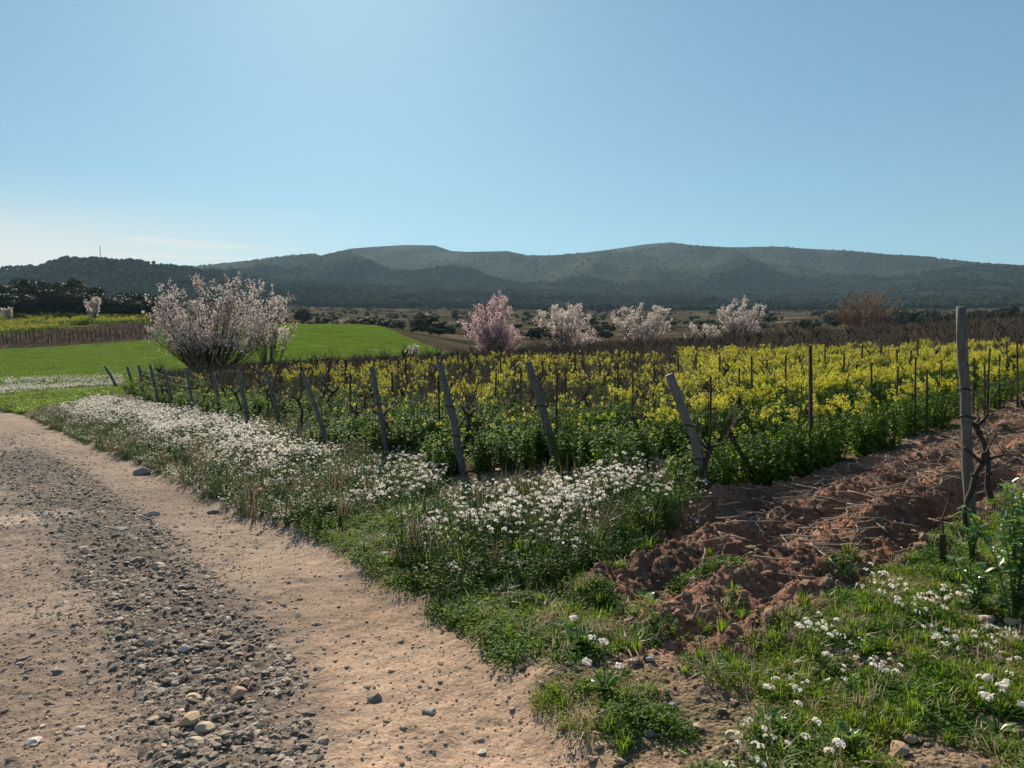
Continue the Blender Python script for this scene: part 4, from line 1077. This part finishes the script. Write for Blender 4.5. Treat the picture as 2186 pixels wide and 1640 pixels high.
for k in range(0, 22):
    c_ = ROW0 + ROWS * k
    for j in range(0, 90):
        s_ = -40 + j * 1.15 + R.uniform(-.12, .12)
        x, y = RD[0] * s_ + RNRM[0] * c_, RD[1] * s_ + RNRM[1] * c_
        if y < 6.5 or y > 62: continue
        VP.append((x, y))
vx, vy = np.array([p[0] for p in VP]), np.array([p[1] for p in VP])
k = in_poly(vx, vy, VINEY, -.25) & (np.abs(vx / vy) < .74); vx, vy = vx[k], vy[k]
o_ = np.argsort(vy); vx, vy = vx[o_], vy[o_]
print('vines', len(vx))
for x, y in zip(vx[:285], vy[:285]):
    grapevine(float(x), float(y), 'bare pruned vine standing in a row of yellow mustard', 'pruned vines in the mustard rows', R.uniform(.85, 1.1))
vob = []
for tm, cm, _c in VT:
    mb = MB(); 
    for me in (tm, cm):
        mb.add([tuple(v.co) for v in me.vertices], [tuple(p.vertices) for p in me.polygons], 0 if me is tm else 1)
    vob.append(vobj(mb, 'far_vine', [M['vinewood'], M['brown']]))
if len(vx) > 285: scatter_at('far_grapevines', 'far rows of bare vines among the mustard', vx[285:], vy[285:], 1.1, 1.6, vob, .1)
# upright brown canes seen through the middle of the vineyard
x, y = sample(30000, 10, 62, U(250), U(2300), 1); ph = row_phase(x, y); k = in_poly(x, y, VINEY, -.6) & ((np.abs(ph - np.round(ph)) < .12) | (y > 38)); x, y = x[k], y[k]
pxx = 1093 + 1580 * x / y; k = NR.rand(len(x)) < np.where(pxx < 1500, .8, .25) + (y > mustard_limit(pxx)) * .35; x, y = x[k], y[k]
scatter_at('vine_canes', 'thin brown canes standing above the mustard', x, y, 1.3, 2.1, [vobj(twiggy(r_, 7, .55, .3, .0045), 'cane_bunch', [M['brown']]) for _ in range(5)], .15)

# ------------------------------------------------------------------ trees
MINR = [0.0]
def grow(mb, p, d, L, r, depth, r_, tips, upw=.18, wander=.22, split=(2, 3), spread=.55, ratio=.74):
    n = 3; pts = [p.copy()]; rs = [r]
    for i in range(n):
        d = (d + rv(r_) * wander + Vector((0, 0, upw * .5))).normalized(); p = p + d * L / n; pts.append(p.copy()); rs.append(r * (1 - .4 * (i + 1) / n))
        if depth <= 2: tips.append((p.copy(), d.copy()))
    mb.tube(pts, [max(q, MINR[0]) for q in rs], 5 if depth > 2 else 3, 0, False)
    if depth <= 0: return
    for i in range(r_.randint(*split)):
        nd = (d + rv(r_) * spread + Vector((0, 0, upw))).normalized()
        grow(mb, pts[-1] if i < 2 else pts[-2], nd, L * ratio * r_.uniform(.8, 1.15), rs[-1] * .72, depth - 1, r_, tips, upw, wander, split, spread, ratio)
PROF = {'round': lambda t: math.sqrt(max(.03, 1 - ((min(t, 1) - .52) / .56) ** 2)), 'wide': lambda t: min(1, .34 + 1.5 * t) * (1 - .22 * max(0, t - .8) / .2),
        'fan': lambda t: min(1, .3 + 1.1 * t)}
def fit(mb, tips, w, h, prof=None):
    if prof:
        zm = max(v[2] for v in mb.v)
        def g(v):
            t = max(0, v[2] / zm); f_ = PROF[prof](t) / max(t, .3) if t > .12 else PROF[prof](.12) / .3
            f_ = 1 + (min(f_, 2.2) - 1) * min(1, t / .2)
            e = (abs(v[0]) / (zm * .7)) if prof == 'wide' else 0
            return (v[0] * f_, v[1] * f_, v[2] * (1 + .45 * min(e, 1)))
        mb.v = [g(v) for v in mb.v]; tips = [(Vector(g(p)), d) for p, d in tips]
    xs = [v[0] for v in mb.v]; ys = [v[1] for v in mb.v]; zs = [v[2] for v in mb.v]
    sx_ = w / (max(xs) - min(xs)); sz = h / max(zs); cx = (max(xs) + min(xs)) / 2
    f = lambda v: (v[0] * sx_ - cx * sx_ * min(1, max(0, v[2] / max(zs) * 2)), v[1] * sx_, v[2] * sz)
    mb.v = [f(v) for v in mb.v]
    return [(Vector(f(p)), d) for p, d in tips]
def blossoms(tips, r, per, size, spread, m=0, zmin=0):
    mb = MB(); k0 = 9000 / max(1, len(tips) * per)
    if k0 < 1: tips = [t for t in tips if r.random() < k0]
    for p, d in tips:
        if p.z < zmin: continue
        for i in range(per if isinstance(per, int) else (int(per) + (r.random() < per % 1))):
            c = p + rv(r) * spread * r.random() - d * r.uniform(0, spread * 1.5)
            n_ = rv(r); t1 = n_.cross(rv(r)).normalized(); t2 = n_.cross(t1); f = size * r.uniform(.6, 1.3) * .5
            mb.add([tuple(c - t1 * f), tuple(c + t2 * f * .9), tuple(c + t1 * f), tuple(c - t2 * f * .9 + n_ * f * .4)], [(0, 1, 2), (0, 2, 3)], m)
    return mb
ENV = {'wide': ([0, .12, .3, .5, .8, 1.0], [.15, .55, .92, 1.0, .92, .5]), 'round': ([0, .12, .3, .5, .75, 1.0], [.1, .5, .92, 1.0, .95, .62]),
       'fan': ([0, .15, .35, .6, .85, 1.0], [.12, .5, .8, 1.0, .9, .45])}
def almond(px, d, w, h, stems, seed, mat, label, limbs=26, nb=9000, size=.10, spread=.12, trunk=0.0, bark='bark', cat='tree', group=None, tmin=.3, name='almond_tree', r0=.05, prof='fan', minr=.006, twigs=9, zmin=.2, gap=.3):
    r = random.Random(seed); mb = MB(); tips = []
    W_, H_ = w * d / 1580 * 1.2, h * d / 1580 * 1.03
    base = Vector((0, 0, -.1)); top = Vector((r.uniform(-.05, .05), 0, trunk))
    if trunk > 0:
        mb.tube([base, base.lerp(top, .5) + Vector((.04, 0, 0)), top + Vector((0, 0, .1))], [r0 * 2.2, r0 * 1.8, r0 * 1.7], 8, 0, False); base = top
    sd = [(6.283 * i / stems + r.uniform(-.3, .3)) for i in range(stems)]
    holes = [(rv(r), r.uniform(.25, .45)) for _ in range(3)]
    def tb(pts, ra, rb, n):
        k = len(pts) - 1; mb.tube(pts, [max(minr, ra + (rb - ra) * i / k) for i in range(k + 1)], n, 0, False)
    for i in range(limbs):
        a = sd[i % stems] + r.uniform(-.45, .45); t = r.uniform(tmin, 1.0) ** .8 if i > 4 else r.uniform(.85, 1)
        rr = np.interp(t, *ENV[prof]) * W_ / 2 * math.sqrt(r.uniform(.15, 1)); rr *= r.uniform(.85, 1.12)
        E = Vector((math.cos(a) * rr, math.sin(a) * rr * .85, H_ * t * r.uniform(.9, 1.0))); bs = base + Vector((math.cos(a), math.sin(a), 0)) * r0 * 1.2
        c1 = Vector((E.x * .28, E.y * .28, base.z + (E.z - base.z) * .30)) + rv(r) * H_ * .02; c2 = Vector((E.x * .72, E.y * .72, base.z + (E.z - base.z) * .62)) + rv(r) * H_ * .035
        P = []
        for k in range(9):
            u = k / 8; P.append(bs * (1 - u) ** 3 + c1 * 3 * u * (1 - u) ** 2 + c2 * 3 * u * u * (1 - u) + E * u ** 3 + (rv(r) * H_ * .008 if 0 < k else Vector((0, 0, 0))))
        tb(P, r0 * r.uniform(.6, 1.0), minr, 5)
        for k in range(twigs):
            u = r.uniform(.32, 1.0); j = min(int(u * 8), 7); q = P[j].lerp(P[j + 1], u * 8 - j); tg = (P[j + 1] - P[j]).normalized()
            dd = (tg + rv(r) * .75 + Vector((0, 0, .25))).normalized(); L = H_ * r.uniform(.10, .2) * (1.25 - .5 * u)
            m_ = q + dd * L * .5 + rv(r) * L * .08; e = m_ + (dd + Vector((0, 0, .35)) + rv(r) * .2).normalized() * L * .5
            tb([q, m_, e], r0 * .28, minr * .6, 3); tips += [(q.lerp(m_, .6), dd), (m_, dd), (m_.lerp(e, .5), dd), (e, dd)]
            for z in range(3):
                f = q.lerp(e, r.uniform(.3, .9)); g = f + (dd + rv(r) * .9 + Vector((0, 0, .3))).normalized() * L * r.uniform(.3, .5)
                tb([f, g], r0 * .12, minr * .5, 3); tips += [(f.lerp(g, .6), dd), (g, dd)]
    x, y = at(px, d)
    root = empty(name, (x, y, Hs(x, y))); tag(root, label, cat, group)
    mb.obj('trunk', [M[bark]], root)
    if nb:
        C0 = Vector((0, 0, H_ * .55)); tt = []
        for p, dd in tips:
            v = p - C0
            if p.z < zmin * H_ * (1 + .5 * r.random()): continue
            if v.length > .01 and any(v.normalized().dot(n_) > 1 - k_ * .5 for n_, k_ in holes) and r.random() < gap * 2: continue
            tt.append((p, dd))
        bl = MB()
        for i in range(nb):
            p, dd = r.choice(tt); c = p + rv(r) * spread * r.random() ** .6
            n_ = rv(r); t1 = n_.cross(rv(r)).normalized(); t2 = n_.cross(t1); f = size * r.uniform(.55, 1.3) * .5
            bl.add([tuple(c - t1 * f), tuple(c + t2 * f * .9), tuple(c + t1 * f), tuple(c - t2 * f * .9 + n_ * f * .4)], [(0, 1, 2), (0, 2, 3)], 0)
        bl.obj('blossom', [M[mat]], root)
    return root
almond(450, 47, 222, 216, 7, 3, 'blossom', 'large many stemmed almond tree in pale pink blossom left of the green field', 84, 21000, .085, .15, r0=.06, prof='wide', tmin=.25, zmin=.26, twigs=11)
almond(572, 45.5, 112, 205, 4, 8, 'blossom', 'open sparse almond tree leaning right beside the large one', 20, 4200, .085, .12, r0=.045, prof='fan', tmin=.4, zmin=.3, twigs=8)
almond(1055, 52, 100, 138, 5, 12, 'blossom_pink', 'round deep pink blossom tree at the end of the green field', 56, 12000, .085, .2, .35, r0=.05, prof='round', tmin=.25, zmin=.2)
almond(1200, 62, 128, 112, 4, 15, 'blossom_white', 'first white blossom tree right of the pink one', 34, 8500, .11, .24, .2, r0=.05, prof='wide', tmin=.2, zmin=.15, gap=.5)
almond(1372, 66, 124, 104, 4, 18, 'blossom_white', 'broad white blossom tree in the middle of the row behind the vineyard', 34, 8500, .11, .24, .2, r0=.05, prof='wide', tmin=.2, zmin=.15, gap=.5)
almond(1502, 75, 86, 54, 5, 22, 'blossom_white', 'low spreading whitish blossom shrub between two taller blossom trees', 18, 2600, .12, .2, .0, r0=.04, prof='wide', tmin=.3, zmin=.2, gap=.4)
almond(1576, 75, 92, 98, 4, 25, 'blossom_white', 'tall fan shaped white blossom tree farthest right of its row', 26, 5500, .12, .2, .5, r0=.06, prof='fan', tmin=.4, zmin=.25, gap=.3)
almond(1842, 80, 146, 104, 5, 28, None, 'wide bare brown tree without blossom behind the vineyard', 46, 0, trunk=.9, bark='barkbrown', r0=.08, prof='wide', minr=.018, tmin=.35, twigs=16, name='bare_tree')
almond(1668, 72, 84, 54, 6, 31, None, 'small bare brown bush between blossom and bare trees', 30, 0, bark='barkbrown', r0=.05, prof='wide', minr=.014, twigs=10, name='bare_bush', cat='bush')
almond(882, 50, 34, 56, 2, 33, 'blossom_white', 'tiny young white blossom tree in the green field edge', 7, 420, .10, .12, .5, r0=.025, prof='fan', twigs=4)
almond(206, 240, 34, 48, 4, 35, 'blossom', 'pinkish blossom tree against the dark grove at left', 14, 900, .5, .6, .6, r0=.14, prof='fan', minr=.03)
almond(22, 245, 32, 26, 4, 37, 'blossom', 'small blossom bush at the left margin of the dark grove', 12, 600, .5, .6, .0, r0=.12, prof='wide', minr=.03)
almond(738, 380, 26, 20, 4, 39, 'blossom', 'faint blossom tree on the slope above the green field', 12, 350, .7, .8, .0, r0=.14, prof='wide', minr=.04)

def crown_mesh(r, lobes, n, size, flat=1.0, mat='oak'):
    """leafy crown in a unit space: lobes = (x,y,z,r)"""
    mb = MB()
    for i in range(n):
        lx, ly, lz, lr = r.choice(lobes); w = rv(r) * lr * r.uniform(.65, 1.08)
        c = Vector((lx + w.x, ly + w.y, lz + w.z * flat)); n_ = (w.normalized() + rv(r) * .8).normalized()
        t1 = n_.cross(rv(r)).normalized(); t2 = n_.cross(t1); f = size * r.uniform(.5, 1.4) * .5
        mb.add([tuple(c - t1 * f), tuple(c + t2 * f * .8), tuple(c + t1 * f), tuple(c - t2 * f * .8 + n_ * f * .5)], [(0, 1, 2), (0, 2, 3)], 0)
    return mb.mesh('crown', [M[mat]])
def round_lobes(r, k=7): return [(r.uniform(-.32, .32), r.uniform(-.3, .3), r.uniform(.35, .72), r.uniform(.2, .34)) for _ in range(k)]
def trunk_mesh(r):
    mb = MB(); mb.tube([Vector((0, 0, -.05)), Vector((.02, 0, .25)), Vector((.0, .02, .55))], [.045, .035, .02], 6, 0)
    for i in range(4):
        a = r.uniform(0, 6.28); mb.tube([Vector((0, 0, .25 + .05 * i)), Vector((math.cos(a) * .2, math.sin(a) * .2, .5 + .04 * i))], [.022, .008], 4, 0)
    return mb.mesh('trunk', [M['bark']])
OAK = [crown_mesh(r_, round_lobes(r_), 1500, .085) for _ in range(5)]
OLV = [crown_mesh(r_, round_lobes(r_), 900, .09, mat='olive') for _ in range(3)]
CYP = [crown_mesh(r_, [(0, 0, .15 + .08 * i, .11 * (1 - abs(i - 3) / 9)) for i in range(10)], 800, .05)]
TRK = [trunk_mesh(r_) for _ in range(3)]
def tree(px, d, w, h, crowns, name, label, group=None, cat='tree', sink=0.0):
    x, y = at(px, d); W_, H_ = w * d / 1580, h * d / 1580
    root = empty(name, (x, y, Hs(x, y) - sink), R.uniform(0, 6)); tag(root, label, cat, group)
    for nm, me in (('trunk', R.choice(TRK)), ('crown', R.choice(crowns))):
        o = link(bpy.data.objects.new(nm, me), root); o.scale = (W_, W_, H_)
    return root
# dark grove on the left
for i in range(66):
    px_ = R.uniform(-60, 335); d = R.uniform(262, 330) if i < 40 else R.uniform(261, 270)
    h = R.uniform(34, 58) * (1 if px_ < 200 else .8); 
    tree(px_, d, R.uniform(38, 66), h, OAK, 'oak_tree', 'dark evergreen oak in the grove above the far yellow vineyard', 'dark oaks of the left grove')
tree(318, 290, 20, 42, CYP, 'cypress_tree', 'dark pointed cypress beside the large almond tree')
tree(358, 300, 15, 34, CYP, 'cypress_tree', 'small cypress half behind the large almond tree')
tree(300, 262, 44, 34, OLV, 'olive_tree', 'rounded olive green bush below the pointed cypress', cat='bush')
tree(650, 420, 44, 42, OAK, 'oak_tree', 'round dark tree right of the large almond tree')
tree(603, 430, 12, 34, CYP, 'cypress_tree', 'thin dark cypress just right of the large almond tree')
SHR = [(755, 340, 34, 20), (790, 330, 46, 26), (820, 320, 40, 24), (848, 300, 28, 24), (860, 300, 22, 22), (912, 280, 46, 42), (890, 285, 30, 30), (935, 262, 34, 28), (700, 400, 28, 20), (720, 390, 26, 16),
       (1710, 330, 22, 18), (1725, 330, 24, 20), (1480, 420, 20, 12), (1690, 380, 18, 12), (1745, 300, 14, 10), (1550, 300, 16, 14), (1265, 500, 24, 16), (972, 600, 16, 22), (1155, 480, 22, 16), (1395, 480, 24, 14),
       (1640, 420, 30, 18), (1770, 420, 40, 30), (1820, 430, 36, 26), (1010, 420, 22, 16), (1330, 360, 24, 12)]
for i, (px_, d, w, h) in enumerate(SHR):
    tree(px_, d, w, h, OAK if i % 3 else OLV, 'valley_shrub', 'dark rounded shrub on the brown valley floor', 'scattered shrubs on the valley floor', 'bush')
for i in range(70):
    px_ = 1880 + 420 * R.random() if i < 46 else 1000 + 900 * R.random(); d = R.uniform(330, 430) if i < 46 else R.uniform(600, 900)
    h = R.uniform(22, 34) if i < 46 else R.uniform(10, 18)
    tree(px_, d, R.uniform(22, 40) if i < 46 else R.uniform(12, 24), h, OAK, 'oak_tree', 'dark tree in the wood edge behind the tall grey post' if i < 46 else 'small dark tree dotted across the far valley',
         'dark trees of the right wood edge' if i < 46 else 'small trees of the far valley')

# woods and scrub too far to count
def lump(r, kind):
    import bmesh
    bm = bmesh.new()
    for i in range(5):
        m_ = Matrix.Translation((r.uniform(-.28, .28), r.uniform(-.28, .28), r.uniform(.3, .75))) @ Matrix.Scale(r.uniform(.22, .36), 4)
        bmesh.ops.create_icosphere(bm, subdivisions=1, radius=1, matrix=m_)
    for v in bm.verts: v.co += rv(r) * .06
    me = bpy.data.meshes.new(kind); bm.to_mesh(me); bm.free(); me.materials.append(M['pine']); return bpy.data.objects.new(kind, me)
LP = [lump(r_, 'far_tree') for _ in range(6)]
x, y = sample(60000, 1150, 2700, U(-500), U(2600), 1); px = 1093 + 1580 * x / y
dn = .45 + 1.1 * fbm(x / 160, y / 200, 3, 55)
dn = np.where((px < 620) & (y < 1800), dn + .4, dn); k = NR.rand(len(x)) < dn; x, y = x[k], y[k]
gn_scatter('forest', 'dark pine and oak forest covering the foothills', np.stack([x, y, H(x, y) - 1.0], 1), rots(len(x), .1), (6 + 6 * NR.rand(len(x)))[:, None] * np.array([[1.15, 1.15, 1.0]]), LP)
x, y = sample(15000, 2600, 4600, U(-200), U(2500), 1); dn = .35 + fbm(x / 240, y / 300, 3, 57); k = NR.rand(len(x)) < dn; x, y = x[k], y[k]
gn_scatter('mountain_scrub', 'dark scrub speckling the mountain slopes', np.stack([x, y, H(x, y) - 1.], 1), rots(len(x), .1), (5 + 6 * NR.rand(len(x)))[:, None] * np.array([[1.2, 1.2, .7]]), LP)
x, y = sample(7000, 230, 1150, U(330), U(2500), .3); dn = .12 + 1.0 * fbm(x / 70, y / 14, 3, 59); k = NR.rand(len(x)) < dn; x, y = x[k], y[k]
gn_scatter('valley_scrub', 'low dark hedges and scrub banding the valley floor', np.stack([x, y, H(x, y) - .2], 1), rots(len(x), .1), (1.2 + 2.6 * NR.rand(len(x)))[:, None] * np.array([[1.5, 1.2, .8]]), LP)

# far left vineyard: mustard strips, posts
x, y = sample(20000, 192, 262, U(-300), U(325), 1); k = (np.sin((x * .35 + y) * 1.25) > .1) & (y > np.interp(1093 + 1580 * x / y, [0, 320], [196, 238])) & (NR.rand(len(x)) < .6 + fbm(x / 12, y / 12, 2, 65)); x, y = x[k], y[k]
scatter_at('far_mustard', 'yellow mustard strips of the far left vineyard', x, y, 1.2, 1.9, MUm, .1)
x, y = sample(2600, 140, 240, U(-300), U(330), 1); pq = 1093 + 1580 * x / y; k = (y > np.interp(pq, [0, 325], [141, 163])) & (y < np.interp(pq, [0, 320], [196, 238])); x, y = x[k], y[k]
scatter_at('far_bare_vines', 'dark bare vines on the slope below the far mustard', x, y, .9, 1.5, TW, .2)
for i in range(34):
    px_ = 8 + i * 9.5 + R.uniform(-2, 2); d = np.interp(px_, [0, 325], [145, 168]) + R.uniform(0, 30); x, y = at(px_, d)
    mb = MB(); mb.tube([Vector((0, 0, 0)), Vector((R.uniform(-.25, .25), 0, 2.3))], [.10, .09], 5, 0); o = mb.obj('vineyard_post', [M['rust']]); o.location = (x, y, Hs(x, y) - .05)
    tag(o, 'small dark post on the bare slope of the far left vineyard', 'post', 'posts of the far left vineyard')

# mast on the left hill
x, y = at(222, 1640); zb = Hs(x, y); hh = 36 * y / 1580
root = empty('radio_mast', (x, y, zb - 2)); tag(root, 'thin red and white radio mast on the left hilltop', 'mast')
mb = MB()
for a in range(3):
    t = a * 2.094; c = Vector((math.cos(t), math.sin(t), 0)) * .55; mb.tube([c, c * .6 + Vector((0, 0, hh))], [.35, .3], 4, 0)
mb.obj('lattice', [M['mast']], root)
mb = MB(); mb.tube([Vector((0, 0, hh)), Vector((0, 0, hh + 5))], [.25, .15], 4, 0); mb.obj('antenna', [M['mast']], root)
for k in range(3):
    mb = MB(); zc = hh * (.55 + .18 * k); mb.tube([Vector((.9, -.6, zc)), Vector((.9, -.6, zc + 2.5))], [.7, .7], 8, 0); mb.obj('dish', [M['wire']], root)

# ------------------------------------------------------------------ individual foreground plants
LEAFM = []
for i in range(5):
    mb = MB(); L = 1.0; n = 5
    pts = [(0, 0, 0)] + [(t, math.sin(math.pi * min(t * 1.02, 1)) ** .8 * .26, .12 * math.sin(t * 2) - .1 * t * t) for t in (.2, .45, .7, .88)] + [(1.0, 0, -.06)]
    l_ = [(a, b, c) for a, b, c in pts]; r2 = [(a, -b, c) for a, b, c in pts[1:-1]]; mid = [(a, 0, c - .07) for a, b, c in pts[1:-1]]
    V = l_ + r2 + mid; F = []
    nl = len(l_)
    # left side: l_[i]..mid, right side likewise
    ml = lambda i: nl + 4 + i; rr_ = lambda i: nl + i
    F.append((0, ml(0), 1)); F.append((0, rr_(0), ml(0)))
    for j in range(3):
        F.append((1 + j, ml(j), ml(j + 1), 2 + j)); F.append((rr_(j), rr_(j + 1), ml(j + 1), ml(j)))
    F.append((4, ml(3), 5)); F.append((rr_(3), 5, ml(3)))
    V = [(a, b * r_.uniform(.85, 1.1), c) for a, b, c in V]
    mb.add(V, F); LEAFM.append(mb.mesh('leaf', [M['broad']], True))
def leafy_plant(px, py, w_px, h_px, n, label, name='leafy_plant', group=None, Lr=(.06, .10), stems=7):
    x, y = gp(px, py); W_, H_ = w_px * y / 1580, h_px * y / 1580
    root = empty(name, (x, y, Hs(x, y))); tag(root, label, 'plant', group)
    st = MB(); axes = []
    for i in range(stems):
        a = R.uniform(0, 6.28); q = R.uniform(.1, 1); e = Vector((math.cos(a) * W_ * .42 * q, math.sin(a) * W_ * .3 * q, H_ * R.uniform(.6, 1)))
        m_ = Vector((e.x * .4, e.y * .4, e.z * .55)); st.tube([Vector((0, 0, -.02)), m_, e], [.005, .004, .002], 4, 0, False); axes.append((Vector((0, 0, 0)), m_, e))
    st.obj('stem', [M['stem']], root)
    for i in range(n):
        a, b, c = R.choice(axes); t = R.uniform(.12, 1); q = a.lerp(b, t * 2) if t < .5 else b.lerp(c, t * 2 - 1)
        o = link(bpy.data.objects.new('leaf', R.choice(LEAFM)), root); o.location = q; L = R.uniform(*Lr)
        o.scale = (L, L, L); o.rotation_euler = (R.uniform(-.5, .5), R.uniform(-.7, .5), R.uniform(0, 6.28))
    return root
leafy_plant(2165, 1330, 400, 310, 380, 'tall leafy plant with broad glossy leaves at the right margin', Lr=(.04, .075), stems=14)
leafy_plant(2235, 1260, 200, 280, 130, 'broad leaved plant cut by the right margin behind the tall one', Lr=(.04, .075), stems=11)
leafy_plant(2205, 1230, 170, 190, 160, 'leafy plant half cut by the right margin above the tall one', Lr=(.04, .07), stems=10)
leafy_plant(2075, 1205, 110, 100, 90, 'small leafy plant between the stump and the tall grey post', Lr=(.035, .06), stems=9)
leafy_plant(2080, 1300, 130, 120, 90, 'lower leafy plant in front of the stump', Lr=(.045, .075), stems=8)
def rosette(px, py, w_px, n, label, cat='plant', flower=None):
    x, y = gp(px, py); W_ = w_px * y / 1580 / 2
    root = empty('rosette_plant', (x, y, Hs(x, y) + .01)); tag(root, label, cat)
    for i in range(n):
        o = link(bpy.data.objects.new('leaf', R.choice(LEAFM)), root); L = W_ * R.uniform(.6, 1.1)
        o.scale = (L, L * .8, L); o.rotation_euler = (R.uniform(-.3, .3), -R.uniform(.05, .9), i * 2.4 + R.uniform(-.3, .3))
    if flower:
        for (dx_, dy_, h_) in flower:
            mb = MB(); e = Vector((dx_, dy_, h_)); mb.tube([Vector((0, 0, 0)), e * .5 + Vector((0, 0, .02)), e], [.003, .003, .002], 4, 0, False); mb.obj('stalk', [M['stem']], root)
            mb = MB()
            for k in range(22):
                w = rv(R); w.z = abs(w.z) + .2; w.normalize(); c = e + Vector((w.x, w.y, w.z * .6)) * R.uniform(.012, .026); t1 = w.cross(Vector((.3, 1, .2))).normalized(); t2 = w.cross(t1); f = R.uniform(.006, .009); mb.quad(c, t1 * f, t2 * f * .4, 0); mb.quad(c + w * .001, t1 * f * .4, t2 * f, 0)
            mb.obj('flower_head', [M['wflower']], root)
    return root
rosette(1235, 1385, 120, 22, 'dark leafy rosette with white flower heads beside the track', flower=[(-.02, .05, .12), (.06, -.05, .06)])
rosette(1290, 1490, 90, 12, 'sprawling dark weed with tall white flower heads at the track edge', flower=[(-.08, 0, .12), (.0, .03, .20), (.06, .0, .10)])
rosette(1375, 1275, 60, 14, 'small upright dark leafy weed in the ploughed soil')
rosette(990, 1285, 66, 16, 'compact dark green weed on the edge of the track')
rosette(1640, 1540, 90, 16, 'leafy green weed in the middle of the foreground')
rosette(1800, 1600, 110, 20, 'broad leaved green weed low in the right foreground')
rosette(1740, 1470, 80, 16, 'green weed right of the grassy centre of the foreground', flower=[(.05, 0, .16)])
rosette(2130, 1560, 100, 12, 'weed with white blooms in the bottom right corner', flower=[(-.05, 0, .14), (.03, .03, .17), (.08, -.02, .12)])

# ------------------------------------------------------------------ air
hz_d = 4.8e-5
import bmesh
bm = bmesh.new(); bmesh.ops.create_cube(bm, size=1); me = bpy.data.meshes.new('haze'); bm.to_mesh(me); bm.free()
m_, n, l, out = mk('air'); pv = n.new('ShaderNodeVolumePrincipled')
pv.inputs['Color'].default_value = (0.5, 0.75, 1.0, 1); pv.inputs['Density'].default_value = hz_d; pv.inputs['Anisotropy'].default_value = 0.2
l.new(pv.outputs[0], out.inputs['Volume']); me.materials.append(m_)
hz = link(bpy.data.objects.new('haze', me)); tag(hz, 'thin blue haze softening the distant mountains', kind='stuff')
zmin_, zmax_ = float(GZ.min()) - 1.5, float(GZ.max()) + 25
print('z range', zmin_, zmax_)
hz.scale = (2 * 20500, 6900 + 60, zmax_ - zmin_); hz.location = (0, (6900 - 60) / 2, (zmax_ + zmin_) / 2)
print('objects', len(bpy.data.objects))
